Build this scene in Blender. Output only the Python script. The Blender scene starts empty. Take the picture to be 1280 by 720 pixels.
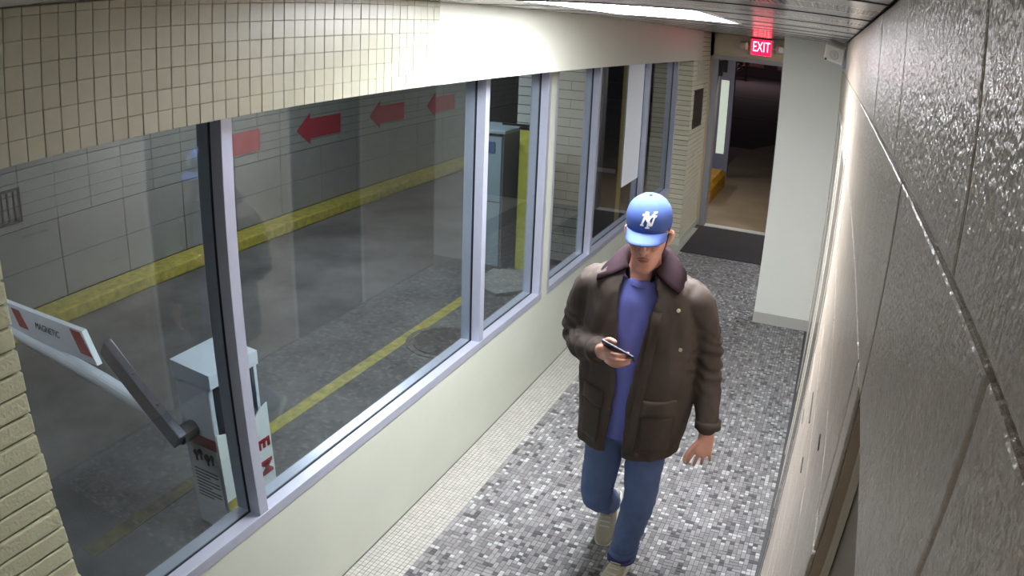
import bpy, bmesh, math, random
from mathutils import Vector, Matrix, noise
from mathutils.bvhtree import BVHTree

C = bpy.context.scene.collection
SC = bpy.context.scene
random.seed(7)

# ------------------------------------------------------------------ camera, world, big lights, exposure
cam_data = bpy.data.cameras.new('camera')
cam = bpy.data.objects.new('camera', cam_data)
C.objects.link(cam)
CAM = Vector((1.713, 0.0, 2.40))
YAW, PITCH, ROLL = math.radians(23.198), math.radians(19.763), math.radians(2.292)
_f = Vector((-math.sin(YAW) * math.cos(PITCH), math.cos(YAW) * math.cos(PITCH), -math.sin(PITCH)))
_r0 = Vector((math.cos(YAW), math.sin(YAW), 0))
_u0 = _r0.cross(_f)
_r = math.cos(ROLL) * _r0 + math.sin(ROLL) * _u0
_u = -math.sin(ROLL) * _r0 + math.cos(ROLL) * _u0
cam.matrix_world = Matrix(((_r.x, _u.x, -_f.x, CAM.x), (_r.y, _u.y, -_f.y, CAM.y), (_r.z, _u.z, -_f.z, CAM.z), (0, 0, 0, 1)))
cam_data.type = 'PANO'                       # the security camera's wide lens bends straight lines: an (almost) equidistant fisheye
cam_data.sensor_fit = 'HORIZONTAL'
cam_data.sensor_width, cam_data.sensor_height = 36.0, 20.25
_cc = cam_data
_cc.panorama_type = 'FISHEYE_LENS_POLYNOMIAL'
_cc.fisheye_fov = math.pi
_cc.fisheye_polynomial_k0 = 0.0
_cc.fisheye_polynomial_k1 = -1.05014e-3 * 1280 / 36
_cc.fisheye_polynomial_k2 = 0.0
_cc.fisheye_polynomial_k3 = -4.1361e-11 * (1280 / 36) ** 3
_cc.fisheye_polynomial_k4 = 0.0
cam_data.clip_start, cam_data.clip_end = 0.005, 300
SC.camera = cam

world = bpy.data.worlds.new('night_sky')
SC.world = world
world.use_nodes = True
world.node_tree.nodes['Background'].inputs[0].default_value = (0.30, 0.22, 0.36, 1)
world.node_tree.nodes['Background'].inputs[1].default_value = 0.03

SC.view_settings.view_transform = 'Standard'
SC.view_settings.look = 'None'
SC.view_settings.gamma = 1.0
SC.view_settings.use_curve_mapping = False
SC.view_settings.exposure = 0.0

TROFFER_STRENGTH = 66.0
TROFFER2_STRENGTH = 11.0
TROFFER3_STRENGTH = 22.0
LANE_WATTS = 22.0
DOOR_LAMP_WATTS = 28.0

# ------------------------------------------------------------------ helpers
def lin(c):
    return tuple((v / 12.92 if v <= 0.04045 else ((v + 0.055) / 1.055) ** 2.4) for v in (x / 255 for x in c))

def mat(name, rgb, rough=0.5, metal=0.0, var=0.0, vscale=8.0, bump=0.0, bscale=60.0, emit=None, estr=0.0, spec=0.5, rgb2=None, stretch=None, coat=0.0):
    m = bpy.data.materials.new(name)
    m.use_nodes = True
    nt = m.node_tree
    b = nt.nodes['Principled BSDF']
    col = lin(rgb)
    b.inputs['Base Color'].default_value = (*col, 1)
    b.inputs['Roughness'].default_value = rough
    b.inputs['Metallic'].default_value = metal
    b.inputs['Specular IOR Level'].default_value = spec
    if coat:
        b.inputs['Coat Weight'].default_value = coat
        b.inputs['Coat Roughness'].default_value = 0.15
    tc = None
    if var or bump:
        tc = nt.nodes.new('ShaderNodeNewGeometry').outputs['Position']
        if stretch:
            mp = nt.nodes.new('ShaderNodeMapping')
            mp.inputs['Scale'].default_value = stretch
            nt.links.new(tc, mp.inputs['Vector'])
            tc = mp.outputs['Vector']
    if var:
        n = nt.nodes.new('ShaderNodeTexNoise')
        n.inputs['Scale'].default_value = vscale
        n.inputs['Detail'].default_value = 6
        n.inputs['Roughness'].default_value = 0.62
        nt.links.new(tc, n.inputs['Vector'])
        r = nt.nodes.new('ShaderNodeValToRGB')
        r.color_ramp.elements[0].position, r.color_ramp.elements[1].position = 0.3, 0.72
        c2 = lin(rgb2) if rgb2 else tuple(v * (1 - var) for v in col)
        r.color_ramp.elements[0].color = (*c2, 1)
        r.color_ramp.elements[1].color = (*col, 1)
        nt.links.new(n.outputs['Fac'], r.inputs['Fac'])
        nt.links.new(r.outputs['Color'], b.inputs['Base Color'])
    if bump:
        n2 = nt.nodes.new('ShaderNodeTexNoise')
        n2.inputs['Scale'].default_value = bscale
        n2.inputs['Detail'].default_value = 4
        nt.links.new(tc, n2.inputs['Vector'])
        bp = nt.nodes.new('ShaderNodeBump')
        bp.inputs['Strength'].default_value = min(1.0, bump)
        bp.inputs['Distance'].default_value = 0.004
        nt.links.new(n2.outputs['Fac'], bp.inputs['Height'])
        nt.links.new(bp.outputs['Normal'], b.inputs['Normal'])
    if emit:
        b.inputs['Emission Color'].default_value = (*lin(emit), 1)
        b.inputs['Emission Strength'].default_value = estr
    return m

def glass_mat(name, tint=(0.86, 0.9, 0.9), ior=1.5, gain=1.0):
    m = bpy.data.materials.new(name)
    m.use_nodes = True
    nt = m.node_tree
    nt.nodes.remove(nt.nodes['Principled BSDF'])
    out = nt.nodes['Material Output']
    t = nt.nodes.new('ShaderNodeBsdfTransparent')
    t.inputs[0].default_value = (*tint, 1)
    g = nt.nodes.new('ShaderNodeBsdfGlossy')
    g.inputs['Roughness'].default_value = 0.015
    g.inputs['Color'].default_value = (0.95, 0.97, 1.0, 1)
    lw = nt.nodes.new('ShaderNodeFresnel')
    bf = nt.nodes.new('ShaderNodeNewGeometry')          # same reflection from inside the pane as from outside: no total internal reflection
    mr = nt.nodes.new('ShaderNodeMapRange')
    mr.inputs['To Min'].default_value, mr.inputs['To Max'].default_value = ior, 1 / ior
    nt.links.new(bf.outputs['Backfacing'], mr.inputs['Value'])
    nt.links.new(mr.outputs['Result'], lw.inputs['IOR'])
    mu = nt.nodes.new('ShaderNodeMath')
    mu.operation = 'MULTIPLY'
    mu.inputs[1].default_value = gain
    mu.use_clamp = True
    nt.links.new(lw.outputs[0], mu.inputs[0])
    x = nt.nodes.new('ShaderNodeMixShader')
    nt.links.new(mu.outputs[0], x.inputs[0])
    nt.links.new(t.outputs[0], x.inputs[1])
    nt.links.new(g.outputs[0], x.inputs[2])
    nt.links.new(x.outputs[0], out.inputs['Surface'])
    return m

def me_from(name, v, f, mats, smooth=False, mi=None):
    me = bpy.data.meshes.new(name)
    me.from_pydata([tuple(p) for p in v], [], f)
    for m in (mats if isinstance(mats, (list, tuple)) else [mats]):
        me.materials.append(m)
    if mi:
        me.polygons.foreach_set('material_index', mi)
    if smooth:
        me.polygons.foreach_set('use_smooth', [True] * len(me.polygons))
    me.update()
    return me

def link(name, me, parent=None, loc=None):
    o = bpy.data.objects.new(name, me)
    C.objects.link(o)
    if loc is not None:
        o.location = loc
    if parent is not None:
        o.parent = parent
        if loc is None:
            o.location = world_inv(parent)
    return o

def world_inv(p):
    # meshes are written in world coordinates, parents carry a location only
    t = Vector((0, 0, 0))
    while p is not None:
        t += Vector(p.location)
        p = p.parent
    return -t

BOXF = [(0, 3, 2, 1), (4, 5, 6, 7), (0, 1, 5, 4), (1, 2, 6, 5), (2, 3, 7, 6), (3, 0, 4, 7)]
class MB:
    """collects simple solids into one mesh"""
    def __init__(s):
        s.v, s.f, s.mi = [], [], []
    def quads(s, v, f, k=0):
        n = len(s.v)
        s.v += [tuple(p) for p in v]
        s.f += [tuple(i + n for i in q) for q in f]
        s.mi += [k] * len(f)
        return s
    def box(s, lo, hi, k=0, M=None):
        x0, y0, z0 = lo
        x1, y1, z1 = hi
        v = [Vector(p) for p in ((x0, y0, z0), (x1, y0, z0), (x1, y1, z0), (x0, y1, z0), (x0, y0, z1), (x1, y0, z1), (x1, y1, z1), (x0, y1, z1))]
        if M is not None:
            v = [M @ p for p in v]
        return s.quads(v, BOXF, k)
    def bbox(s, lo, hi, b=0.004, k=0, M=None):
        bm = bmesh.new()
        bmesh.ops.create_cube(bm, size=1)
        for p in bm.verts:
            p.co = Vector([lo[i] + (p.co[i] + 0.5) * (hi[i] - lo[i]) for i in range(3)])
        bmesh.ops.bevel(bm, geom=bm.edges[:], offset=b, segments=2, profile=0.5, affect='EDGES')
        bm.verts.index_update()
        v = [p.co.copy() for p in bm.verts]
        if M is not None:
            v = [M @ p for p in v]
        s.quads(v, [[p.index for p in q.verts] for q in bm.faces], k)
        bm.free()
        return s
    def prism(s, pts, a, k=0):
        """closed outline pts (3-D) pushed along vector a"""
        n = len(pts)
        a = Vector(a)
        v = [Vector(p) for p in pts] + [Vector(p) + a for p in pts]
        f = [tuple(range(n))[::-1], tuple(range(n, 2 * n))]
        f += [(i, (i + 1) % n, n + (i + 1) % n, n + i) for i in range(n)]
        return s.quads(v, f, k)
    def cyl(s, p0, p1, r0, r1=None, n=20, k=0):
        p0, p1 = Vector(p0), Vector(p1)
        r1 = r0 if r1 is None else r1
        d = (p1 - p0).normalized()
        u = d.orthogonal().normalized()
        w = d.cross(u)
        v = []
        for p, r in ((p0, r0), (p1, r1)):
            v += [p + r * (math.cos(2 * math.pi * i / n) * u + math.sin(2 * math.pi * i / n) * w) for i in range(n)]
        f = [tuple(range(n))[::-1], tuple(range(n, 2 * n))]
        f += [(i, (i + 1) % n, n + (i + 1) % n, n + i) for i in range(n)]
        return s.quads(v, f, k)
    def build(s, name, mats, parent=None, smooth=False):
        me = me_from(name, s.v, s.f, mats, smooth, s.mi)
        bm = bmesh.new()
        bm.from_mesh(me)
        bmesh.ops.recalc_face_normals(bm, faces=bm.faces)
        bm.to_mesh(me)
        bm.free()
        return link(name, me, parent)

def box(name, lo, hi, m, parent=None, bevel=0.0):
    b = MB()
    if bevel:
        b.bbox(lo, hi, bevel)
    else:
        b.box(lo, hi)
    return b.build(name, m, parent)

def struct(o):
    o['kind'] = 'structure'
    return o

def tag(o, label, cat, group=None, kind=None):
    o['label'] = label
    o['category'] = cat
    if group:
        o['group'] = group
    if kind:
        o['kind'] = kind
    return o

def empty(name, loc):
    o = bpy.data.objects.new(name, None)
    o.empty_display_size = 0.05
    C.objects.link(o)
    o.location = loc
    return o

_unit = {}
def unit_box_mesh(key, size, m, bevel=0.0):
    """shared mesh: a box from the origin corner"""
    if key not in _unit:
        b = MB()
        if bevel:
            b.bbox((0, 0, 0), size, bevel)
        else:
            b.box((0, 0, 0), size)
        me = me_from(key, b.v, b.f, m)
        _unit[key] = me
    return _unit[key]

def piece(name, me, parent, loc):
    o = bpy.data.objects.new(name, me)
    o.parent = parent
    o.location = Vector(loc) + world_inv(parent)
    C.objects.link(o)
    return o

def text_mesh(body, size, extrude, m, align='CENTER', resolution=3, bold=0.0):
    cu = bpy.data.curves.new('writing', 'FONT')
    cu.body = body
    cu.size = size
    cu.extrude = extrude
    cu.align_x = align
    cu.align_y = 'CENTER'
    cu.resolution_u = resolution
    cu.offset = bold
    t = bpy.data.objects.new('writing', cu)
    C.objects.link(t)
    dg = bpy.context.evaluated_depsgraph_get()
    me = bpy.data.meshes.new_from_object(t.evaluated_get(dg))
    bpy.data.objects.remove(t)
    bpy.data.curves.remove(cu)
    me.materials.clear()
    me.materials.append(m)
    return me

# ------------------------------------------------------------------ materials
CREAM = mat('cream_paint', (194, 198, 184), 0.45, var=0.06, vscale=3, bump=0.05, bscale=40)
TILE_CREAM = [mat('cream_wall_tile_%d' % i, c, 0.3, var=0.05, vscale=20) for i, c in enumerate(((172, 170, 150), (169, 167, 147), (175, 173, 154)))]
GROUT_CREAM = mat('wall_grout', (140, 138, 119), 0.8)
PIER_BRICK = mat('rough_cream_brick', (196, 196, 165), 0.5, var=0.10, vscale=30, bump=0.9, bscale=110)
PIER_JOINT = mat('brick_joint', (120, 118, 98), 0.9)
ALU = mat('aluminium_frame', (184, 188, 204), 0.3, 0.45, var=0.08, vscale=12)
ALU_DARK = mat('aluminium_side', (120, 120, 140), 0.35, 0.75)
GASKET = mat('black_gasket', (14, 14, 26), 0.6)
GLASS = glass_mat('window_glass', gain=1.0)
WHITE_WALL = mat('white_wall_paint', (230, 230, 222), 0.45, var=0.03, vscale=2, bump=0.05, bscale=50)
BASE_GREY = mat('grey_baseboard_vinyl', (176, 174, 168), 0.5)
CEIL = mat('ceiling_metal', (236, 236, 236), 0.12, 0.0, var=0.04, vscale=5)
CEIL_GAP = mat('ceiling_joint', (40, 40, 44), 0.8)

def perforated(name):
    m = mat(name, (236, 236, 236), 0.14, 0.0)
    nt = m.node_tree
    b = nt.nodes['Principled BSDF']
    pos = nt.nodes.new('ShaderNodeNewGeometry').outputs['Position']
    wv = nt.nodes.new('ShaderNodeTexWave')
    wv.wave_type, wv.bands_direction = 'BANDS', 'X'
    wv.inputs['Scale'].default_value = 30
    nt.links.new(pos, wv.inputs['Vector'])
    r = nt.nodes.new('ShaderNodeValToRGB')
    r.color_ramp.elements[0].color = (*lin((186, 186, 188)), 1)
    r.color_ramp.elements[1].color = (*lin((236, 236, 236)), 1)
    r.color_ramp.elements[0].position = 0.25
    r.color_ramp.elements[1].position = 0.6
    nt.links.new(wv.outputs['Fac'], r.inputs['Fac'])
    nt.links.new(r.outputs['Color'], b.inputs['Base Color'])
    return m
CEIL_PERF = perforated('ceiling_perforated_metal')

def block_paint(name):
    """glossy thick paint over rough concrete block"""
    m = mat(name, (192, 178, 163), 0.22, var=0.14, vscale=14, spec=0.6)
    nt = m.node_tree
    b = nt.nodes['Principled BSDF']
    pos = nt.nodes.new('ShaderNodeNewGeometry').outputs['Position']
    n1 = nt.nodes.new('ShaderNodeTexNoise')
    n1.inputs['Scale'].default_value = 150
    n1.inputs['Detail'].default_value = 3
    n2 = nt.nodes.new('ShaderNodeTexNoise')
    n2.inputs['Scale'].default_value = 45
    n2.inputs['Detail'].default_value = 3
    for n in (n1, n2):
        nt.links.new(pos, n.inputs['Vector'])
    ad = nt.nodes.new('ShaderNodeMath')
    ad.operation = 'ADD'
    nt.links.new(n1.outputs['Fac'], ad.inputs[0])
    nt.links.new(n2.outputs['Fac'], ad.inputs[1])
    bp = nt.nodes.new('ShaderNodeBump')
    bp.inputs['Strength'].default_value = 1.0
    bp.inputs['Distance'].default_value = 0.0028
    nt.links.new(ad.outputs[0], bp.inputs['Height'])
    nt.links.new(bp.outputs['Normal'], b.inputs['Normal'])
    return m
BLOCK = block_paint('glossy_block_paint')
MORTAR = mat('painted_mortar', (168, 160, 146), 0.35, var=0.25, vscale=40, bump=0.8, bscale=120)
MOSAIC_GROUT = mat('mosaic_grout', (80, 79, 79), 0.9)
def mosaic(i, c):
    return mat('mosaic_tile_%d' % i, c, 0.42, var=0.10, vscale=5)
MOS = [mosaic(i, c) for i, c in enumerate(((178, 178, 177), (140, 138, 138), (124, 122, 122), (108, 106, 107), (76, 75, 78)))]
STRIP = [mosaic(10 + i, c) for i, c in enumerate(((172, 170, 162), (166, 164, 156), (177, 175, 168)))]
ASPHALT = mat('lane_asphalt', (108, 106, 107), 0.72, var=0.5, vscale=1.1, bump=0.5, bscale=90, rgb2=(58, 56, 57))
YELLOW_PAINT = mat('worn_yellow_paint', (176, 166, 62), 0.6, var=0.4, vscale=14, rgb2=(128, 120, 62))
LANE_BRICK = mat('lane_wall_brick', (128, 131, 129), 0.5, var=0.1, vscale=6)
LANE_BLOCK = mat('lane_wall_block', (126, 127, 126), 0.6, var=0.12, vscale=4)
LANE_JOINT = mat('lane_wall_joint', (70, 72, 74), 0.9)
RED_PAINT = mat('red_arrow_paint', (150, 30, 52), 0.5, var=0.12, vscale=10)
DARK = mat('dark_metal', (40, 38, 40), 0.5, 0.3)
BLACK_MAT = mat('black_rubber_mat', (52, 49, 54), 0.85, bump=0.5, bscale=200)
CONCRETE = mat('pavement_concrete', (150, 134, 112), 0.85, var=0.3, vscale=1.2, bump=0.3, bscale=60)
ROAD = mat('street_asphalt', (44, 38, 46), 0.85, var=0.2, vscale=1)
ROAD_LINE = mat('street_line', (120, 105, 110), 0.8)
CURB_YELLOW = mat('yellow_curb_paint', (226, 172, 40), 0.55, var=0.3, vscale=9, rgb2=(170, 122, 30))
CAB_WHITE = mat('gate_white_enamel', (196, 202, 214), 0.35)
CAB_GREY = mat('cabinet_grey_enamel', (150, 168, 180), 0.4, var=0.08, vscale=4)
CAB_SIDE = mat('cabinet_side_grey', (120, 118, 122), 0.45)
RED = mat('red_reflective', (150, 30, 40), 0.4)
INK = mat('dark_ink', (40, 44, 70), 0.6)
STEEL = mat('galvanised_steel', (128, 128, 142), 0.3, 0.8, var=0.15, vscale=25)
TUBE_WHITE = mat('white_tube_enamel', (206, 212, 224), 0.3)
PAPER = mat('white_paper', (240, 244, 252), 0.6)

# ------------------------------------------------------------------ geometry constants (metres)
W, H = 1.80, 2.495          # right wall face, ceiling
XF = 0.19                   # face of the fascia over the windows
ZF = 2.149                  # underside of the fascia
ZS = 0.607                  # top of the low wall
Y0, Y1 = -3.0, 9.58         # corridor ends
YW = 6.41                   # white return wall
GX = -0.055                 # glass

# ------------------------------------------------------------------ floor with mosaic
P = 0.0240
floor = struct(box('floor', (-0.02, Y0, -0.06), (W + 0.3, Y1, -0.004), MOSAIC_GROUT))
def in_view(x, y):
    return y > 2.26 + 0.44 * x
tiles = []                  # (x, y, nx, ny, tone index)
nstrip = 10
for i in range(nstrip):
    for j in range(int((YW + 3.0 - 1.4) / P)):
        tiles.append((i * P + 0.006, 1.4 + j * P, 1, 1, 10 + random.choice((0, 0, 1, 2))))
x_field = nstrip * P + 0.006
nx = int((W - x_field) / P)
ny = int((Y1 - 1.4) / P)
grid = [[False] * ny for _ in range(nx)]
for j in range(ny):
    for i in range(nx):
        if grid[i][j]:
            continue
        q = random.random()
        if q < 0.40 and j + 1 < ny:
            grid[i][j] = grid[i][j + 1] = True
            tiles.append((x_field + i * P, 1.4 + j * P, 1, 2, random.choice((1, 1, 2, 2, 3))))
        elif q < 0.52 and i + 1 < nx and not grid[i + 1][j]:
            grid[i][j] = grid[i + 1][j] = True
            tiles.append((x_field + i * P, 1.4 + j * P, 2, 1, random.choice((1, 2, 2, 3))))
        else:
            grid[i][j] = True
            tiles.append((x_field + i * P, 1.4 + j * P, 1, 1, random.choices((0, 1, 2, 4), (0.36, 0.16, 0.22, 0.26))[0]))
vis = [t for t in tiles if in_view(t[0], t[1])]
vis.sort(key=lambda t: (t[0] - CAM.x) ** 2 + (t[1] - CAM.y) ** 2)
near = set(vis[:300])
G = 0.0028
def tone(k):
    return STRIP[k - 10] if k >= 10 else MOS[k]
for t in vis[:300]:
    me = unit_box_mesh('tile_%d_%d_%d' % t[2:], (t[2] * P - G, t[3] * P - G, 0.006), tone(t[4]))
    piece('tile', me, floor, (t[0] + G / 2, t[1] + G / 2, -0.005))
v, f, mi = [], [], []
for t in tiles:
    if t in near or t[1] < 1.8:
        continue
    n = len(v)
    x0, y0, x1, y1 = t[0] + G / 2, t[1] + G / 2, t[0] + t[2] * P - G / 2, t[1] + t[3] * P - G / 2
    zt = 0.001 + random.uniform(-0.0004, 0.0004)
    v += [(x0, y0, -0.005), (x1, y0, -0.005), (x1, y1, -0.005), (x0, y1, -0.005), (x0, y0, zt), (x1, y0, zt), (x1, y1, zt), (x0, y1, zt)]
    for q in BOXF[1:]:
        f.append(tuple(a + n for a in q))
        mi.append(t[4] if t[4] < 10 else t[4] - 5)
mos = link('mosaic_tiles', me_from('mosaic_tiles', v, f, MOS + STRIP, mi=mi), floor)
mos['kind'] = 'stuff'

# ------------------------------------------------------------------ left wall: low wall, post, fascia, piers
wl = struct(box('wall_left', (-0.14, -0.25, 0.0), (0.0, 8.46, ZS), CREAM))
box('post', (-0.13, 4.49, ZS), (0.004, 4.585, ZF + 0.02), CREAM, wl)
box('fascia', (-0.13, Y0, ZF), (XF - 0.004, 8.9, H), mat('fascia_glare_plain', (203, 203, 192), 0.4, var=0.03, vscale=3), wl)  # glare over the farther tiles is built in as a plain, paler face
TP, TR = 0.0502, 0.0537
yt = 0.40
cols = 0
y_t = 0.60
while y_t < 2.66:
    z_t = ZF + 0.001
    rowi = 0
    while z_t < H - 0.012:
        hgt = min(TR, H - 0.003 - z_t)
        m_ = random.choice(TILE_CREAM)
        key = 'wall_tile_%s_%d' % (m_.name, int(hgt * 10000))
        me = unit_box_mesh(key, (0.007, TP - 0.0018, hgt - 0.0006), m_, 0.0012)
        piece('tile', me, wl, (XF - 0.005 + random.uniform(0, 0.0012), y_t + 0.0012, z_t))
        z_t += TR
        rowi += 1
    y_t += TP
box('tile_backing', (XF - 0.006, 0.59, ZF), (XF - 0.0035, y_t, H), GROUT_CREAM, wl)
# near pier of rough brick
box('pier_core', (-0.14, Y0, 0.0), (XF - 0.012, 0.738, ZF), PIER_JOINT, wl)
zb, k = 0.004, 0
CB = 0.0545
while zb < ZF - 0.01:
    for j in range(2):
        y1b = 0.745 - j * 0.41 + random.uniform(-0.004, 0.004)
        y0b = y1b - 0.40
        key = 'pier_brick_%d' % (k % 4)
        hb = min(CB - 0.006, ZF - zb - 0.002)
        if hb < CB - 0.0061:
            key += 'top'
        me = unit_box_mesh(key, (0.30 + 0.0015 * (k % 4), 0.40, hb), PIER_BRICK, 0.004)
        piece('brick', me, wl, (-0.112, y0b, zb))
    zb += CB
    k += 1
# far pier of narrow brick, with its joints
XP, YP = 0.17, 8.46
box('pier_core', (-0.14, YP + 0.006, 0.0), (XP - 0.006, Y1, H), PIER_JOINT, wl)
FAR_BRICK = [mat('far_cream_brick_%d' % i, c, 0.5, var=0.08, vscale=25) for i, c in enumerate(((214, 209, 186), (206, 200, 178)))]
fb = MB()
zb, k = 0.09, 0
while zb < H - 0.01:
    h = min(0.05, H - zb - 0.002)
    fb.box((-0.02, YP + random.uniform(0, 0.002), zb), (XP - 0.001, YP + 0.05, zb + h), k % 2)
    off = 0.0 if k % 2 else 0.14
    y_b = YP + 0.002 - off
    while y_b < Y1:
        a, b_ = max(y_b, YP), min(y_b + 0.275, Y1 - 0.002)
        if b_ - a > 0.02:
            fb.box((XP - 0.04, a + 0.002, zb), (XP + random.uniform(-0.002, 0.002), b_, zb + h), (k + int(y_b * 7)) % 2)
        y_b += 0.28
    zb += 0.057
    k += 1
o = fb.build('pier_bricks', FAR_BRICK, wl)
o['kind'] = 'stuff'
box('pier_base', (-0.02, YP - 0.015, 0.0), (XP + 0.012, Y1, 0.085), CREAM, wl)

# ------------------------------------------------------------------ windows
def window(name, y0, y1, mull):
    w = struct(empty(name, (0, (y0 + y1) / 2, ZS)))
    def rail(nm, za, zb_, flip):
        b = MB()
        b.bbox((-0.048, y0, za), (0.006, y1, zb_), 0.002).bbox((-0.115, y0, za), (-0.062, y1, zb_), 0.002)
        r = b.build(nm, ALU, w)
        gz = (zb_ - 0.006) if not flip else za + 0.006
        box('gasket', (-0.0615, y0, min(za, gz)), (-0.0485, y1, max(zb_ - 0.004, gz)), GASKET, r)
        return r
    rail('sill_rail', ZS, ZS + 0.045, False)
    rail('head_rail', ZF - 0.03, ZF + 0.02, True)
    edges = [y0] + list(mull) + [y1]
    for i, ym in enumerate(edges):
        a, b_ = ym - 0.025, ym + 0.025
        if i == 0:
            a, b_ = ym, ym + 0.04
        elif i == len(edges) - 1:
            a, b_ = ym - 0.045, ym
        mb = MB()
        mb.bbox((-0.048, a, ZS + 0.03), (0.004, b_, ZF), 0.002).bbox((-0.115, a, ZS + 0.03), (-0.062, b_, ZF), 0.002)
        mm = mb.build('mullion', ALU, w)
        box('gasket', (-0.0615, a + 0.003, ZS + 0.03), (-0.0485, b_ - 0.003, ZF), GASKET, mm)
    for a, b_ in zip(edges[:-1], edges[1:]):
        box('pane', (GX - 0.003, a + 0.01, ZS + 0.035), (GX + 0.003, b_ - 0.01, ZF + 0.01), GLASS, w)
    return w
window('window_1', 0.70, 4.49, (1.69, 3.575))
window('window_2', 4.585, 8.46, (5.53, 7.13))

# ------------------------------------------------------------------ right wall of glossy painted block
DY0, DY1, DZ = -0.2, 0.845, 2.03         # doorway right beside the camera
wr = struct(MB().box((W + 0.006, DY1, 0), (W + 0.2, YW + 0.15, H)).box((W + 0.006, Y0, DZ), (W + 0.2, DY1, H)).box((W + 0.2, YW - 0.1, 0), (3.0, YW + 0.15, H)).build('wall_right', MORTAR))
BL, BH = 0.495, 0.2535
WALL_DOORS = ((2.82, 3.62), (4.20, 5.17))
FRAME_WHITE = mat('door_frame_white', (192, 188, 180), 0.3)
DOOR_BROWN = mat('dark_glossy_door_paint', (84, 74, 66), 0.2)
zrow, r_ = DZ - 8 * BH, 0
rows = [max(0.0, DZ - 8 * BH + i * BH) for i in range(0, 11)]
for i in range(-0, 10):
    z0_ = DZ - 8 * BH + i * BH
    z1_ = min(z0_ + BH, H - 0.002)
    if z1_ - z0_ < 0.03:
        continue
    offs = 0.80 if i % 2 == 0 else 0.80 + BL / 2 - 0.12
    yb = offs - 4 * BL
    while yb < YW:
        a, b_ = yb + 0.0025, yb + BL - 0.0025
        yb += BL
        if z0_ < DZ - 0.01:
            if b_ <= DY1 + 0.03:
                continue
            a = max(a, DY1)
        if b_ < 0.05 or b_ - a < 0.04:
            continue
        b_ = min(b_, YW)
        spans = [(a, b_)]
        if z0_ < DZ - 0.01:
            for d0, d1 in WALL_DOORS:
                spans = [q for p0, p1 in spans for q in ((p0, min(p1, d0)), (max(p0, d1), p1)) if q[1] - q[0] > 0.03]
        for a, b_ in spans:
            key = 'block_%d_%d' % (round((b_ - a) * 1000), round((z1_ - z0_) * 1000))
            me = unit_box_mesh(key, (0.02, b_ - a, z1_ - z0_ - 0.005), BLOCK, 0.003)
            piece('block', me, wr, (W + random.uniform(0, 0.0012), a, z0_ + 0.0025))
for k, (d0, d1) in enumerate(WALL_DOORS):
    dd = struct(empty('door_%d' % (5 + k), (W, (d0 + d1) / 2, 0)))
    box('door_leaf', (W - 0.001, d0 + 0.035, 0.004), (W + 0.006, d1 - 0.035, DZ - 0.035), DOOR_BROWN, dd)
    MB().box((W - 0.004, d0, 0), (W + 0.006, d0 + 0.035, DZ)).box((W - 0.004, d1 - 0.035, 0), (W + 0.006, d1, DZ)).box((W - 0.004, d0 + 0.035, DZ - 0.035), (W + 0.006, d1 - 0.035, DZ)).build('frame', FRAME_WHITE, dd)
    box('push_plate', (W - 0.003, d0 + 0.06, 0.92), (W - 0.001, d0 + 0.14, 1.22), DARK, dd)
# chipped patches on the wall near the floor
CHIP = mat('dark_chip', (34, 32, 36), 0.7)
for i, (y, z, dy, dz) in enumerate(((2.02, 1.42, 0.13, 0.010), (1.75, 1.38, 0.05, 0.006), (1.30, 1.70, 0.035, 0.010), (2.55, 1.12, 0.07, 0.006))):
    pts = []
    for q in range(9):
        t = 2 * math.pi * q / 9
        pts.append((W - 0.0015, y + dy * math.cos(t) * random.uniform(0.7, 1), z + dz * math.sin(t) * random.uniform(0.6, 1)))
    MB().prism(pts, (0.003, 0, 0)).build('paint_chip', CHIP, wr)
# the doorway in the right wall
d2 = struct(empty('door_2', (W + 0.1, 0.3, 0)))
BROWN = mat('brown_jamb_paint', (176, 156, 134), 0.5, var=0.25, vscale=12)
box('jamb', (W + 0.007, DY1 - 0.012, 0.0), (W + 0.2, DY1 - 0.001, DZ), BROWN, d2)
box('door_stop', (W + 0.020, DY1 - 0.030, 0.0), (W + 0.029, DY1 - 0.013, DZ), mat('door_stop_paint', (214, 200, 178), 0.5), d2)
box('door_leaf', (W + 0.030, DY0, 0.01), (W + 0.07, DY1 - 0.014, DZ - 0.005), mat('dark_brown_door', (96, 80, 64), 0.5), d2)

# ------------------------------------------------------------------ white return wall and far wall
wb = struct(box('wall_back', (1.30, YW, 0.0), (W + 0.006, YW + 0.15, H), WHITE_WALL))
AX = 2.9                                   # alcove behind the white wall, lit by its own ceiling light
struct(box('wall_alcove', (AX, YW, 0.0), (AX + 0.12, Y1 + 0.15, H), mat('alcove_brown_wall', (120, 108, 94), 0.5)))
struct(box('floor_alcove', (W + 0.29, YW - 0.1, -0.06), (AX + 0.12, Y1, 0.001), STRIP[0]))
struct(box('ceiling_alcove', (W, YW + 0.15, H), (AX + 0.12, Y1, H + 0.06), CEIL))
b1 = struct(box('baseboard_back', (1.298, YW - 0.008, 0.0), (W, YW, 0.10), BASE_GREY))
struct(box('wall_entry', (-0.14, Y0 - 0.12, 0.0), (W + 0.2, Y0, H), WHITE_WALL))
wf = struct(MB().box((0.14, Y1, 2.20), (1.35, Y1 + 0.15, H)).box((-0.14, Y1, 0.0), (0.215, Y1 + 0.15, H)).box((1.12, Y1, 0.0), (3.0, Y1 + 0.15, H)).build('wall_front', mat('far_wall_paint', (206, 190, 164), 0.5, var=0.05)))

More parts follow.
